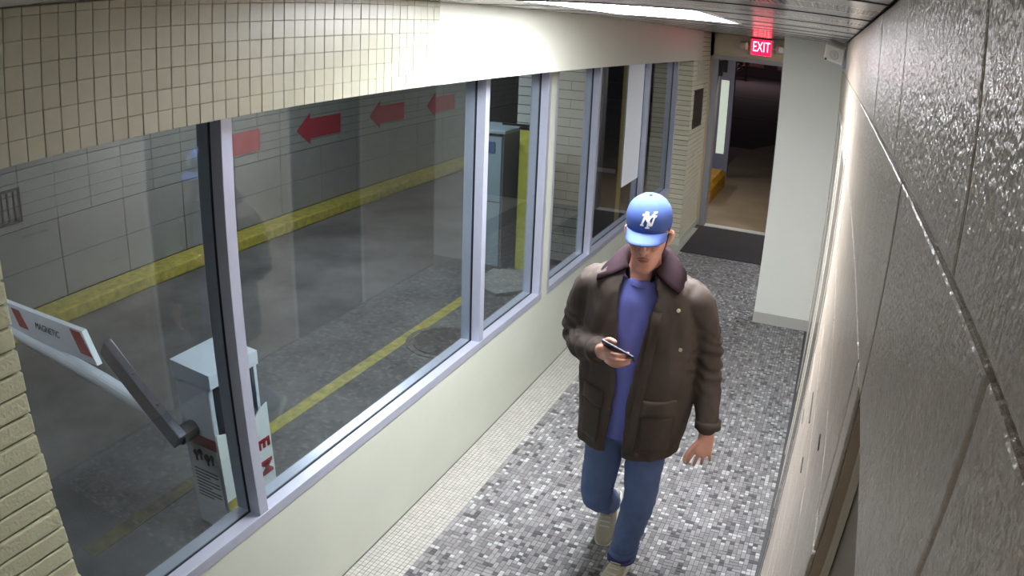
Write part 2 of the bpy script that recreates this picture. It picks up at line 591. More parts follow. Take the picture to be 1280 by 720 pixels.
# ------------------------------------------------------------------ ceiling of metal panels
ce = struct(box('ceiling', (-0.14, Y0, H + 0.006), (W + 0.2, Y1, H + 0.06), CEIL_GAP))
LX0, LX1, LY0, LY1 = 0.63, 1.27, 2.46, 3.66
edges = [2.46 + 0.60 * i for i in range(-9, 12)]
for i, (a, b_) in enumerate(zip(edges[:-1], edges[1:])):
    sub = 3
    for s in range(sub):
        ya, yb = a + (b_ - a) * s / sub, a + (b_ - a) * (s + 1) / sub
        g = 0.012 if s == sub - 1 else 0.004
        spans = [(XF, W)]
        if (ya >= LY0 - 0.01 and yb <= LY1 + 0.01) or (ya >= -2.35 and yb <= -1.13):
            spans = [(XF, LX0), (LX1, W)]
        for x0, x1 in spans:
            b = MB().bbox((x0, ya + 0.0015, H), (x1, yb - g, H + 0.008), 0.0015)
            b.build('panel', CEIL_PERF if s == 1 else CEIL, ce)

TEE = mat('ceiling_reveal', (24, 24, 27), 0.5)
for y_ in edges:
    if y_ < Y1 - 0.05 and y_ > Y0 + 0.1:
        box('cross_tee', (XF, y_ - 0.010, H - 0.0018), (W, y_ + 0.006, H + 0.004), TEE, ce)
# ceiling light
def troffer(y0, y1, strength, label, group=None, dx=0.0):
    LX0, LX1 = 0.63 + dx, 1.27 + dx
    t = empty('ceiling_light', ((LX0 + LX1) / 2, (y0 + y1) / 2, H))
    tag(t, label, 'light', group)
    b = MB()
    for lo, hi in (((LX0, y0, H - 0.004), (LX0 + 0.02, y1, H + 0.006)), ((LX1 - 0.02, y0, H - 0.004), (LX1, y1, H + 0.006)),
                   ((LX0 + 0.02, y0, H - 0.004), (LX1 - 0.02, y0 + 0.02, H + 0.006)), ((LX0 + 0.02, y1 - 0.02, H - 0.004), (LX1 - 0.02, y1, H + 0.006))):
        b.box(lo, hi)
    b.build('frame', mat('light_frame_white', (225, 225, 225), 0.4), t)
    box('diffuser', (LX0 + 0.02, y0 + 0.02, H - 0.002), (LX1 - 0.02, y1 - 0.02, H + 0.005),
        mat('lit_diffuser', (240, 240, 240), 0.5, emit=(247, 250, 255), estr=strength), t)
    return t
troffer(LY0, LY1, TROFFER_STRENGTH, 'bright rectangular fluorescent ceiling light over the corridor')
troffer(-2.34, -1.14, TROFFER2_STRENGTH, 'second rectangular ceiling light, behind the security camera')
troffer(7.2, 8.4, TROFFER3_STRENGTH, 'ceiling light of the alcove behind the white wall', dx=1.35)

# ------------------------------------------------------------------ exit door, frame and open leaf
d1 = struct(empty('door_1', (0.7, Y1, 0)))
FRAME = mat('door_frame_grey', (150, 148, 152), 0.4, 0.3)
b = MB().bbox((0.205, Y1 - 0.02, 0.0), (0.285, Y1 + 0.14, 2.165), 0.003).bbox((1.09, Y1 - 0.02, 0.0), (1.16, Y1 + 0.14, 2.165), 0.003)
b.build('jamb', FRAME, d1)
MB().bbox((0.205, Y1 - 0.02, 2.165), (1.16, Y1 + 0.14, 2.215), 0.003).build('head', FRAME, d1)
box('threshold', (0.285, Y1 - 0.03, 0.0), (1.09, Y1 + 0.10, 0.012), mat('threshold_metal', (215, 215, 212), 0.3, 0.3), d1)
box('door_closer', (0.29, Y1 + 0.02, 1.95), (0.33, Y1 + 0.12, 2.15), DARK, d1)

d4 = struct(empty('door_4', (2.45, Y1, 0)))
box('door_leaf', (1.98, Y1 - 0.03, 0.0), (2.88, Y1 - 0.001, 2.25), mat('dark_alcove_door', (48, 44, 40), 0.5), d4)
MB().bbox((2.04, Y1 - 0.07, 1.0), (2.10, Y1 - 0.03, 1.04), 0.006).build('handle', ALU, d4)
# exit sign with its two lamp heads
RED_FACE = mat('exit_red_face', (225, 20, 60), 0.4, emit=(255, 14, 60), estr=3.0)
EXIT_WHITE = mat('exit_letters_white', (255, 240, 245), 0.4, emit=(255, 214, 226), estr=2.0)
SIGN_BODY = mat('exit_sign_housing', (206, 200, 186), 0.5)
sx, sz = 0.815, 2.372
es = tag(empty('exit_sign', (sx, Y1, sz)), 'lit red exit sign with white letters and two lamp heads above the door', 'sign')
box('housing', (sx - 0.15, Y1 - 0.05, sz - 0.11), (sx + 0.15, Y1 - 0.001, sz + 0.11), SIGN_BODY, es, 0.008)
face = box('face', (sx - 0.122, Y1 - 0.058, sz - 0.098), (sx + 0.122, Y1 - 0.0495, sz + 0.098), RED_FACE, es)
tm = text_mesh('EXIT', 0.175, 0.003, EXIT_WHITE)
lt = bpy.data.objects.new('lettering', tm)
lt.parent = face
C.objects.link(lt)
lt.location = Vector((sx, Y1 - 0.060, sz + 0.002)) + world_inv(face)
lt.rotation_euler = (math.pi / 2, 0, 0)
lt.scale = (0.62, 1.05, 1)
for dx in (-0.215, 0.235):
    hM = Matrix.Translation((sx + dx, Y1 - 0.06, sz + 0.0)) @ Matrix.Rotation(math.radians(20 if dx > 0 else -20), 4, 'Z')
    hb = MB().bbox((-0.045, -0.04, -0.05), (0.045, 0.03, 0.05), 0.015, M=hM)
    hb.cyl(hM @ Vector((0, 0.02, 0)), (sx + dx * 0.6, Y1 - 0.02, sz), 0.012, n=10)
    lh = hb.build('lamp_head', SIGN_BODY, es)
    MB().cyl(hM @ Vector((0, -0.038, 0)), hM @ Vector((0, -0.046, 0)), 0.036, n=18).build('lens', mat('lamp_lens', (226, 226, 220), 0.2), lh)

# small speaker box on the right wall under the ceiling
sp = tag(empty('wall_speaker', (W, 5.0, 2.40)), 'small beige speaker box tilted on a bracket high on the block wall', 'speaker')
box('bracket', (W - 0.022, 4.95, 2.32), (W, 5.10, 2.49), mat('bracket_grey', (150, 150, 172), 0.4), sp, 0.003)
spM = Matrix.Translation((W - 0.066, 4.98, 2.42)) @ Matrix.Rotation(math.radians(-18), 4, 'Z') @ Matrix.Rotation(math.radians(22), 4, 'X') @ Matrix.Rotation(math.radians(12), 4, 'Y')
body = MB().bbox((-0.066, -0.05, -0.056), (0.066, 0.06, 0.056), 0.008, M=spM).build('case', mat('speaker_beige', (200, 196, 186), 0.45), sp)
MB().bbox((-0.048, -0.054, -0.038), (0.048, -0.049, 0.038), 0.002, M=spM).build('grille', mat('speaker_grille', (190, 187, 180), 0.6), sp)
MB().cyl(spM @ Vector((0.0, -0.054, 0)), spM @ Vector((0.0, -0.058, 0)), 0.034, 0.030, n=24).cyl(spM @ Vector((0.0, -0.057, 0)), spM @ Vector((0.0, -0.061, 0)), 0.014, 0.008, n=16).build('cone', mat('speaker_cone', (168, 165, 158), 0.5), sp)
MB().cyl(spM @ Vector((-0.05, -0.055, -0.044)), spM @ Vector((-0.05, -0.045, -0.044)), 0.007, n=10).build('knob', DARK, sp)
MB().cyl(spM @ Vector((0.03, 0.03, -0.02)), (W - 0.015, 5.03, 2.36), 0.012, n=10).build('arm', mat('white_arm', (215, 215, 225), 0.4), sp)

# plaque and vent on the pier side, mat on the floor
pl = tag(box('wall_plaque', (XP - 0.003, 8.62, 1.35), (XP + 0.012, 9.18, 1.80), mat('plaque_bronze', (70, 60, 56), 0.4, 0.2), None, 0.003), 'dark rectangular plaque on the brick pier beside the exit door', 'plaque')
vt = tag(empty('wall_vent', (XP, 8.9, 2.05)), 'small louvred vent high on the brick pier above the dark plaque', 'vent')
box('frame', (XP - 0.003, 8.72, 1.90), (XP + 0.010, 9.16, 2.14), CREAM, vt)
for i in range(6):
    box('slat', (XP + 0.008, 8.74, 1.915 + i * 0.036), (XP + 0.018, 9.14, 1.935 + i * 0.036), FAR_BRICK[1], vt)
dm = tag(box('door_mat', (0.24, 8.20, 0.001), (1.22, 9.52, 0.012), BLACK_MAT, None, 0.004), 'black rubber mat on the floor inside the exit door', 'mat')

# ------------------------------------------------------------------ lane beyond the windows
lane = struct(box('lane_ground', (-4.6, -2.0, -0.1), (-0.14, 16.0, 0.0), ASPHALT))
struct(box('lane_line', (-1.22, 1.5, 0.0), (-1.12, 2.42, 0.002), mat('very_worn_yellow', (104, 97, 68), 0.7, var=0.5, vscale=9, rgb2=(70, 67, 62))))
struct(box('lane_line', (-1.225, 2.45, 0.0), (-1.125, 6.3, 0.003), YELLOW_PAINT))
LX = -4.25
lw_ = struct(box('lane_wall', (LX - 0.2, 0.5, 0.0), (LX - 0.008, 14.0, 2.7), LANE_JOINT))
kb = struct(MB().bbox((LX, 0.5, 0.0), (LX + 0.30, 14.0, 0.13), 0.02).build('lane_curb', YELLOW_PAINT))
for r in range(2):
    yb = 1.2
    while yb < 13.9:
        me = unit_box_mesh('lane_block', (0.06, 0.79, 0.36), LANE_BLOCK, 0.004)
        piece('block', me, lw_, (LX - 0.06, yb, 0.13 + r * 0.365))
        yb += 0.80
for r in range(16):
    zb = 0.865 + r * 0.102
    yb = 1.2
    while yb < 13.9:
        if r < 7:
            me = unit_box_mesh('lane_brick', (0.06, 0.396, 0.096), LANE_BRICK, 0.003)
            piece('brick', me, lw_, (LX - 0.06 + random.uniform(-0.002, 0.002), yb, zb))
        yb += 0.40
ub = MB()
for r in range(7, 18):
    yb = 1.2
    while yb < 13.9:
        ub.box((LX - 0.06, yb, 0.865 + r * 0.102), (LX, yb + 0.396, 0.961 + r * 0.102))
        yb += 0.40
ub.build('upper_bricks', LANE_BRICK, lw_)['kind'] = 'stuff'
struct(box('lane_ceiling', (-4.6, -2.0, 2.72), (-0.14, 14.0, 2.85), mat('lane_ceiling_paint', (120, 120, 120), 0.8)))
# red arrows
for i, lab in enumerate(('red arrow sign on the lane wall, half hidden behind the first window mullion', 'bold red arrow sign on the lane wall, second in the row',
                         'red arrow sign on the lane wall, third in the row', 'red arrow sign on the lane wall, farthest in the row')):
    y = 5.53 + 1.58 * i
    zc = 1.11
    pts = [(y, zc), (y + 0.26, zc + 0.195), (y + 0.26, zc + 0.125), (y + 0.90, zc + 0.125), (y + 0.90, zc - 0.125), (y + 0.26, zc - 0.125), (y + 0.26, zc - 0.195)]
    o = MB().prism([(LX + 0.002, a, b_) for a, b_ in pts], (0.006, 0, 0)).build('red_arrow', RED_PAINT)
    tag(o, lab, 'arrow', 'red arrows on the lane wall')
wg = tag(empty('wall_grille', (LX, 2.95, 1.08)), 'dark barred grille on the lane wall at the far left pane', 'grille')
for lo, hi in (((LX, 2.72, 0.93), (LX + 0.02, 3.20, 0.95)), ((LX, 2.72, 1.21), (LX + 0.02, 3.20, 1.23)), ((LX, 2.72, 0.95), (LX + 0.02, 2.74, 1.21)), ((LX, 3.18, 0.95), (LX + 0.02, 3.20, 1.21))):
    box('frame', lo, hi, DARK, wg)
for k in range(6):
    box('bar', (LX + 0.002, 2.80 + k * 0.065, 0.95), (LX + 0.014, 2.815 + k * 0.065, 1.21), DARK, wg)
# far end of the lane: narrow white brick wall by the door, dark door, yellow post
YE = 7.02
we = struct(box('lane_end_wall', (-1.31, YE + 0.006, 0.0), (-0.58, YE + 0.25, 2.72), LANE_JOINT))
EB = mat('end_wall_brick', (178, 180, 176), 0.5, var=0.08, vscale=8)
eb = MB()
for r in range(29):
    x = -1.31 - (0.0 if r % 2 else 0.14)
    while x < -0.58:
        a, c = max(x, -1.312), min(x + 0.275, -0.579)
        if c - a > 0.02:
            eb.box((a, YE + random.uniform(-0.002, 0.002), 0.05 + r * 0.092), (c, YE + 0.08, 0.05 + r * 0.092 + 0.084))
        x += 0.28
eb.build('end_bricks', EB, we)['kind'] = 'stuff'
d3 = struct(empty('door_3', (-0.36, YE + 0.1, 0)))
GOLD = mat('brass_door_frame', (176, 150, 96), 0.35, 0.5)
box('jamb', (-0.235, YE, 0.0), (-0.195, YE + 0.1, 2.3), GOLD, d3)
box('jamb', (-0.58, YE + 0.02, 0.0), (-0.54, YE + 0.1, 2.3), DARK, d3)
lf3 = box('door_leaf', (-0.54, YE + 0.06, 0.01), (-0.235, YE + 0.10, 2.3), mat('dark_door_glass', (26, 25, 28), 0.25), d3)
MB().bbox((-0.50, YE + 0.0, 1.02), (-0.26, YE + 0.03, 1.06), 0.006).box((-0.49, YE + 0.02, 1.03), (-0.47, YE + 0.06, 1.05)).box((-0.29, YE + 0.02, 1.03), (-0.27, YE + 0.06, 1.05)).build('push_bar', STEEL, lf3)
box('side_panel', (-0.195, YE + 0.02, 0.0), (-0.12, YE + 0.1, 2.6), DARK, d3)
yp = tag(MB().bbox((-1.10, 6.60, 0.0), (-0.96, 6.74, 1.42), 0.01).build('bollard', mat('bollard_yellow', (206, 206, 96), 0.5, var=0.3, vscale=9)), 'worn yellow square post beside the grey utility cabinet in the lane', 'bollard')
box('sign_arm', (-1.30, 6.64, 1.44), (-0.98, 6.68, 1.46), DARK, yp)
box('cap', (-1.105, 6.595, 1.42), (-0.955, 6.745, 1.44), DARK, yp)
struct(MB().prism([(-1.28, 6.0, 0.0), (-0.95, 5.85, 0.0), (-0.62, 6.25, 0.0), (-0.55, 6.9, 0.0), (-1.28, 6.9, 0.0)], (0, 0, 0.03)).build('lane_pad', mat('pad_concrete', (140, 140, 138), 0.8, var=0.3, vscale=6)))
# grey utility cabinet
uc = tag(empty('utility_cabinet', (-1.4, 6.75, 0)), 'tall grey utility cabinet in the lane behind the second window', 'cabinet')
box('body', (-1.60, 6.50, 0.0), (-1.21, 7.02, 1.37), CAB_SIDE, uc, 0.006)
box('front_panel', (-1.58, 6.492, 0.06), (-1.235, 6.50, 1.34), CAB_GREY, uc)
box('lid', (-1.62, 6.475, 1.37), (-1.19, 7.04, 1.405), CAB_GREY, uc, 0.006)
box('label_plate', (-1.43, 6.488, 1.18), (-1.30, 6.4925, 1.29), mat('blue_label', (84, 104, 138), 0.4), uc)
box('seam', (-1.58, 6.490, 0.70), (-1.235, 6.4925, 0.708), DARK, uc)
# manhole cover
mh = tag(empty('manhole_cover', (-0.86, 4.75, 0)), 'round iron manhole cover set in the lane beside the yellow line', 'manhole cover')
IRON = mat('manhole_iron', (70, 66, 62), 0.6, 0.4, bump=0.6, bscale=80)
MB().cyl((-0.86, 4.75, -0.01), (-0.86, 4.75, 0.008), 0.26, n=40).build('cover', IRON, mh)
b = MB()
for k in range(40):
    a0, a1 = 2 * math.pi * k / 40, 2 * math.pi * (k + 1) / 40
    q = [(-0.86 + r * math.cos(a), 4.75 + r * math.sin(a), z) for z in (-0.01, 0.006) for r in (0.275, 0.315) for a in (a0, a1)]
    b.quads(q, [(4, 5, 7, 6), (0, 4, 6, 2), (1, 3, 7, 5), (0, 1, 5, 4), (2, 6, 7, 3)])
b.build('ring', mat('manhole_ring', (92, 88, 84), 0.6, 0.3), mh)

# ------------------------------------------------------------------ barrier gate
bg = tag(empty('barrier_gate', (-0.77, 2.24, 0)), 'white parking barrier gate with folding arm outside the first window', 'barrier gate')
cx0, cx1, cy0, cy1 = -0.88, -0.63, 2.08, 2.40
box('body', (cx0, cy0, 0.0), (cx1 - 0.02, cy1 - 0.02, 0.86), CAB_WHITE, bg, 0.01)
MB().prism([(cx0 - 0.008, cy0 - 0.008, 0.84), (cx1 + 0.008, cy0 - 0.008, 0.84), (cx1 + 0.008, cy0 - 0.008, 0.91), (cx0 - 0.008, cy0 - 0.008, 0.93)], (0, cy1 - cy0 + 0.016, 0)).build('lid', CAB_WHITE, bg)
box('corner_post', (cx1 - 0.02, cy1 - 0.02, 0.0), (cx1, cy1, 0.86), CAB_WHITE, bg)
box('side_recess', (cx1 - 0.021, cy0 + 0.03, 0.10), (cx1 - 0.015, cy1 - 0.025, 0.84), DARK, bg)
# curved sign plate on the window side
sxp = cx1 + 0.02
pts = [(sxp, cy0 - 0.03, 0.0), (sxp, cy1 + 0.02, 0.0), (sxp, cy1 + 0.02, 0.63)]
for k in range(1, 8):
    t = math.pi / 2 * (1 - k / 7)
    pts.append((sxp, cy1 + 0.015 - 0.125 * math.cos(t), 0.50 + 0.125 * math.sin(t)))
pts += [(sxp, cy0 + 0.11, 0.50), (sxp, cy0 + 0.08, 0.58), (sxp, cy0 - 0.03, 0.62)]
sg = MB().prism(pts, (0.006, 0, 0)).build('sign_plate', mat('sign_white', (216, 220, 222), 0.4), bg)
box('yellow_band', (cx1 + 0.0255, cy0 - 0.03, 0.18), (cx1 + 0.028, cy0 + 0.10, 0.24), YELLOW_PAINT, sg)
for ch, zc in (('E', 0.425), ('M', 0.285)):
    tm = text_mesh(ch, 0.115, 0.002, RED, bold=0.004)
    o = bpy.data.objects.new('letter', tm)
    o.parent = sg
    C.objects.link(o)
    o.location = Vector((cx1 + 0.028, cy1 - 0.043, zc)) + world_inv(sg)
    o.rotation_euler = Matrix(((0, 0, 1), (0, 1, 0), (-1, 0, 0))).to_euler()      # letters lie on their side, reading downwards
# pivot, folding bracket and arms
MB().cyl((-0.80, 2.09, 0.585), (-0.80, 1.985, 0.585), 0.045, n=20).build('pivot', DARK, bg)
def bar(name, p0, p1, hw, hh, m, parent, y=0.0, bev=0.006):
    p0, p1 = Vector(p0), Vector(p1)
    d = p1 - p0
    L = d.length
    M = Matrix.Translation(p0) @ d.to_track_quat('X', 'Z').to_matrix().to_4x4()
    return MB().bbox((0, -hw, -hh), (L, hw, hh), bev, M=M).build(name, m, parent)
br = bar('folding_bracket', (-0.775, 1.965, 0.575), (-1.27, 1.965, 0.945), 0.026, 0.048, STEEL, bg)
for q in (0.12, 0.3, 0.62):
    c = Vector((-0.775, 1.965, 0.575)).lerp(Vector((-1.27, 1.965, 0.945)), q)
    MB().cyl(c + Vector((0.02, 0, 0.03)), c + Vector((0.012, 0, 0.05)), 0.012, n=10).build('bolt', STEEL, br)
ub_ = Vector((-1.36, 1.99, 0.875))
bd = MB()
bd.prism([(-1.40, 1.98, 0.798), (-1.50, 1.98, 0.965), (-3.3, 1.98, 0.945), (-3.3, 1.98, 0.775)], (0, 0.035, 0))
board = bd.build('arm_board', TUBE_WHITE, bg)
def para(xa, zt, zb_):
    return MB().prism([(xa, 1.9795, zt), (xa - 0.10, 1.9795, zt), (xa - 0.02, 1.9795, zb_), (xa + 0.09, 1.9795, zb_)], (0, -0.003, 0)).build('red_marker', RED, board)
para(-1.52, 0.955, 0.835)
para(-2.20, 0.935, 0.835)
para(-2.85, 0.93, 0.83)
tm = text_mesh('MAGNETIC', 0.054, 0.001, INK)
o = bpy.data.objects.new('lettering', tm)
o.parent = board
C.objects.link(o)
o.location = Vector((-1.88, 1.9785, 0.885)) + world_inv(board)
o.rotation_euler = (math.pi / 2, 0, 0)
tp = [Vector((-0.99, 2.0, 0.652)), Vector((-1.4, 2.0, 0.705)), Vector((-1.9, 2.0, 0.745)), Vector((-2.5, 2.0, 0.77)), Vector((-3.3, 2.0, 0.78))]
tb = MB()
for a, c in zip(tp[:-1], tp[1:]):
    tb.cyl(a, c, 0.042, n=18)
tb.build('arm_tube', TUBE_WHITE, bg, smooth=False)
# labels on the face towards the lane entry
lab = box('warning_label', (cx0 + 0.03, cy0 - 0.003, 0.16), (cx1 - 0.03, cy0 - 0.0005, 0.52), mat('label_white', (206, 208, 210), 0.5), bg)
box('red_strip', (cx0 + 0.01, cy0 - 0.006, 0.50), (cx1 - 0.02, cy0 - 0.002, 0.56), mat('label_red', (120, 30, 36), 0.5), bg)
b = MB()
for k in range(9):
    b.box((cx0 + 0.04, cy0 - 0.0045, 0.35 - k * 0.02), (cx1 - 0.045 - (0.06 if k % 3 == 2 else 0), cy0 - 0.0028, 0.356 - k * 0.02))
b.build('print', INK, lab)['kind'] = 'stuff'
b = MB()
for px, pz, s in ((0.07, 0.445, 0.02), (0.105, 0.46, 0.018), (0.15, 0.44, 0.022), (0.185, 0.452, 0.015)):
    b.cyl((cx0 + px, cy0 - 0.0045, pz), (cx0 + px, cy0 - 0.0028, pz), s, n=8)
    b.box((cx0 + px - 0.006, cy0 - 0.0045, pz - 0.045), (cx0 + px + 0.008, cy0 - 0.0028, pz))
b.build('pictogram', DARK, lab)

# poster on the glass
pz = tag(box('poster', (GX + 0.0035, 6.52, 1.0), (GX + 0.0065, 7.09, ZF - 0.031), PAPER), 'blank white poster hanging inside the third window from the pillar', 'poster')

# ------------------------------------------------------------------ outside the exit door
struct(MB().prism([(-3.5, Y1 + 0.1, -0.12), (9.0, Y1 + 0.1, -0.12), (9.0, 26.0, -0.12), (2.6, 26.0, -0.12), (0.05, 17.4, -0.12), (-3.5, 17.1, -0.12)], (0, 0, 0.115)).build('pavement', CONCRETE))
struct(box('street', (-60, 10, -0.35), (60, 90, -0.121), ROAD))
for y, a in ((25.6, 0.12), (35.6, 0.35)):
    struct(box('street_line', (-30, y, -0.122), (30, y + a, -0.11), ROAD_LINE))
cb = tag(MB().prism([(-0.25, 10.9, -0.005), (0.12, 10.9, -0.005), (0.12, 10.9, 0.20), (0.06, 10.9, 0.27), (-0.25, 10.9, 0.27)], (0, 1.6, 0)).build('curb_block', CURB_YELLOW), 'yellow painted curb block on the pavement outside the exit door', 'curb')
kp = tag(empty('display_panel', (-0.11, 13.3, -0.005)), 'narrow grey display panel with pale lit face standing outside beyond the yellow curb', 'display panel')
KG = mat('panel_frame_grey', (142, 142, 164), 0.4, 0.3)
MB().bbox((-0.25, 13.25, 0.10), (0.04, 13.40, 2.20), 0.008).build('housing', KG, kp)
box('lit_face', (-0.19, 13.238, 0.42), (-0.05, 13.252, 1.72), mat('pale_lit_face', (222, 232, 220), 0.4, emit=(226, 240, 224), estr=0.5), kp)
box('slot', (-0.22, 13.24, 1.86), (-0.10, 13.252, 2.12), DARK, kp)
for x in (-0.235, 0.015):
    box('foot', (x, 13.28, -0.005), (x + 0.022, 13.36, 0.105), KG, kp)
st = tag(empty('storefront', (-4.5, 60, 0)), 'dark shop building across the street behind the bushes', 'building')
box('wall', (-16, 60, -0.12), (6, 64, 7), mat('night_facade', (64, 52, 60), 0.8), st)
for k in range(6):
    w_ = box('window', (-13 + k * 2.6, 59.93, 0.6), (-11.4 + k * 2.6, 60.0, 3.0), mat('night_window_frame', (96, 80, 86), 0.6), st)
    box('pane', (-12.9 + k * 2.6, 59.9, 0.7), (-11.5 + k * 2.6, 59.94, 2.9), mat('dim_lit_pane', (120, 90, 92), 0.3, emit=(150, 96, 90), estr=0.05 + 0.03 * (k % 3)), w_)
BUSH = mat('bush_leaves', (110, 96, 92), 0.8)
def bush(x, y, r, label):
    rnd = random.Random(int(x * 10))
    t = tag(empty('bush', (x, y, -0.12)), label, 'bush', 'bushes across the street')
    b = MB()
    for k in range(420):
        d = Vector((rnd.gauss(0, 1), rnd.gauss(0, 1), rnd.gauss(0, 1))).normalized() * r * rnd.uniform(0.6, 1.0)
        c = Vector((x, y, r * 0.9)) + Vector((d.x, d.y, d.z * 0.8))
        q = d.orthogonal().normalized() * 0.16
        w2 = d.cross(q).normalized() * 0.10
        b.quads([c - q, c + w2, c + q, c - w2], [(0, 1, 2, 3)])
    b.build('foliage', BUSH, t)['kind'] = 'stuff'
    MB().cyl((x, y, -0.12), (x, y, r), 0.12, n=8).build('stem', DARK, t)
bush(-5.2, 52, 1.5, 'dim pinkish bush across the street, near the exit sign end of the row')
bush(-8.6, 53, 1.3, 'dim bush across the street, at the door frame end of the row')

# lamps out there
def area(name, loc, size, watts, rgb, rot=(0, 0, 0)):
    l = bpy.data.lights.new(name, 'AREA')
    l.shape = 'RECTANGLE'
    l.size, l.size_y = size
    l.energy = watts
    l.color = rgb
    o = bpy.data.objects.new(name, l)
    C.objects.link(o)
    o.location = loc
    o.rotation_euler = rot
    return o
LANE_WHERE = {0.8: 'above the barrier gate', 5.6: 'above the manhole', 11.0: 'at the far end'}
for y, k in ((0.8, 1.3), (5.6, 4.0), (11.0, 1.3)):
    fx = tag(empty('lane_light', (-2.4, y, 2.70)), 'long ceiling light fixture over the lane, %s' % LANE_WHERE[y], 'light', 'lane ceiling lights')
    box('housing', (-2.67, y - 0.63, 2.685), (-2.13, y + 0.63, 2.715), mat('fixture_white', (220, 220, 220), 0.5), fx)
    area('lane_lamp', (-2.4, y, 2.68), (0.5, 1.2), LANE_WATTS * k, (0.93, 0.97, 1.0))
struct(box('facade', (-3.5, Y1 + 0.0, H + 0.06), (9.0, Y1 + 0.15, 3.6), mat('facade_paint', (150, 140, 128), 0.8)))
wlp = tag(empty('wall_lamp', (0.75, Y1 + 0.15, 2.80)), 'small box lamp on the outside wall above the exit door', 'lamp')
box('housing', (0.58, Y1 + 0.15, 2.76), (0.92, Y1 + 0.55, 2.84), DARK, wlp, 0.01)
area('door_lamp', (0.75, Y1 + 0.36, 2.75), (0.3, 0.3), DOOR_LAMP_WATTS, (1.0, 0.91, 0.78))
slp = tag(empty('street_fill_lamp', (-4.0, 50.0, -0.12)), 'added pole lamp that brightens the shop and bushes across the street', 'lamp')
MB().cyl((-4.0, 50.9, -0.12), (-4.0, 50.9, 6.1), 0.07, 0.05, n=12).build('pole', DARK, slp)
MB().bbox((-4.35, 49.6, 6.02), (-3.65, 51.0, 6.14), 0.02).build('lamp_head', DARK, slp)
area('street_fill_lamp', (-4, 50, 6), (0.6, 0.6), 380, (1.0, 0.75, 0.75))  # unseen lamp, added with its pole to brighten the storefront and bushes

# ------------------------------------------------------------------ the man
def crom(pts, n):
    """Catmull-Rom through tuples of equal length, n steps per span"""
    P_ = [list(p) for p in pts]
    P_ = [[2 * a - b for a, b in zip(P_[0], P_[1])]] + P_ + [[2 * a - b for a, b in zip(P_[-1], P_[-2])]]
    out = []
    for i in range(1, len(P_) - 2):
        for s in range(n):
            t = s / n
            out.append([0.5 * (2 * b + (c - a) * t + (2 * a - 5 * b + 4 * c - d) * t * t + (3 * b - a - 3 * c + d) * t ** 3)
                        for a, b, c, d in zip(P_[i - 1], P_[i], P_[i + 1], P_[i + 2])])
    out.append(P_[-2])
    return out

def rings_mesh(v, f, rings, closed_caps=True):
    n = len(rings[0])
    base = len(v)
    for r in rings:
        v += [tuple(p) for p in r]
    for k in range(len(rings) - 1):
        for i in range(n):
            j = (i + 1) % n
            f.append((base + k * n + i, base + k * n + j, base + (k + 1) * n + j, base + (k + 1) * n + i))
    if closed_caps:
        f.append(tuple(base + i for i in range(n))[::-1])
        f.append(tuple(base + (len(rings) - 1) * n + i for i in range(n)))

def limb(v, f, pts, n=16, step=5, ref=(0, 1, 0), round_ends=True, flat=1.0):
    """pts: (x, y, z, r) or (x, y, z, ra, rb); ra across, rb along ref"""
    pts = [tuple(p) + (p[3] * flat,) if len(p) == 4 else tuple(p) for p in pts]
    c = crom(pts, step)
    rings = []
    ref = Vector(ref)
    for k, q in enumerate(c):
        p = Vector(q[:3])
        a = Vector(c[max(0, k - 1)][:3])
        b = Vector(c[min(len(c) - 1, k + 1)][:3])
        d = (b - a).normalized()
        w = (ref - d * ref.dot(d)).normalized()
        u = d.cross(w)
        scales = [1.0]
        shifts = [0.0]
        if round_ends and k == 0:
            scales, shifts = [0.35, 0.75, 1.0], [-0.75, -0.45, 0.0]
        elif round_ends and k == len(c) - 1:
            scales, shifts = [1.0, 0.75, 0.35], [0.0, 0.45, 0.75]
        for s, h in zip(scales, shifts):
            rings.append([p + d * h * q[3] + s * (u * q[3] * math.cos(2 * math.pi * i / n) + w * q[4] * math.sin(2 * math.pi * i / n)) for i in range(n)])
    rings_mesh(v, f, rings)

def remeshed(name, v, f, voxel, mats, smooth_iter=4, disp=None):
    me = me_from(name, v, f, mats)
    bm = bmesh.new()
    bm.from_mesh(me)
    bmesh.ops.recalc_face_normals(bm, faces=bm.faces)
    bm.to_mesh(me)
    bm.free()
    t = bpy.data.objects.new(name, me)
    C.objects.link(t)
    m = t.modifiers.new('union', 'REMESH')
    m.mode = 'VOXEL'
    m.voxel_size = voxel
    m.use_smooth_shade = True
    s = t.modifiers.new('smooth', 'SMOOTH')
    s.factor = 0.5
    s.iterations = smooth_iter
    dg = bpy.context.evaluated_depsgraph_get()
    out = bpy.data.meshes.new_from_object(t.evaluated_get(dg))
    bpy.data.objects.remove(t)
    out.name = name
    if disp:
        nm = [vv.normal.copy() for vv in out.vertices]
        for vv, no in zip(out.vertices, nm):
            vv.co += no * disp(vv.co)
        out.update()
    out.materials.clear()
    for m_ in (mats if isinstance(mats, list) else [mats]):
        out.materials.append(m_)
    out.polygons.foreach_set('use_smooth', [True] * len(out.polygons))
    return out

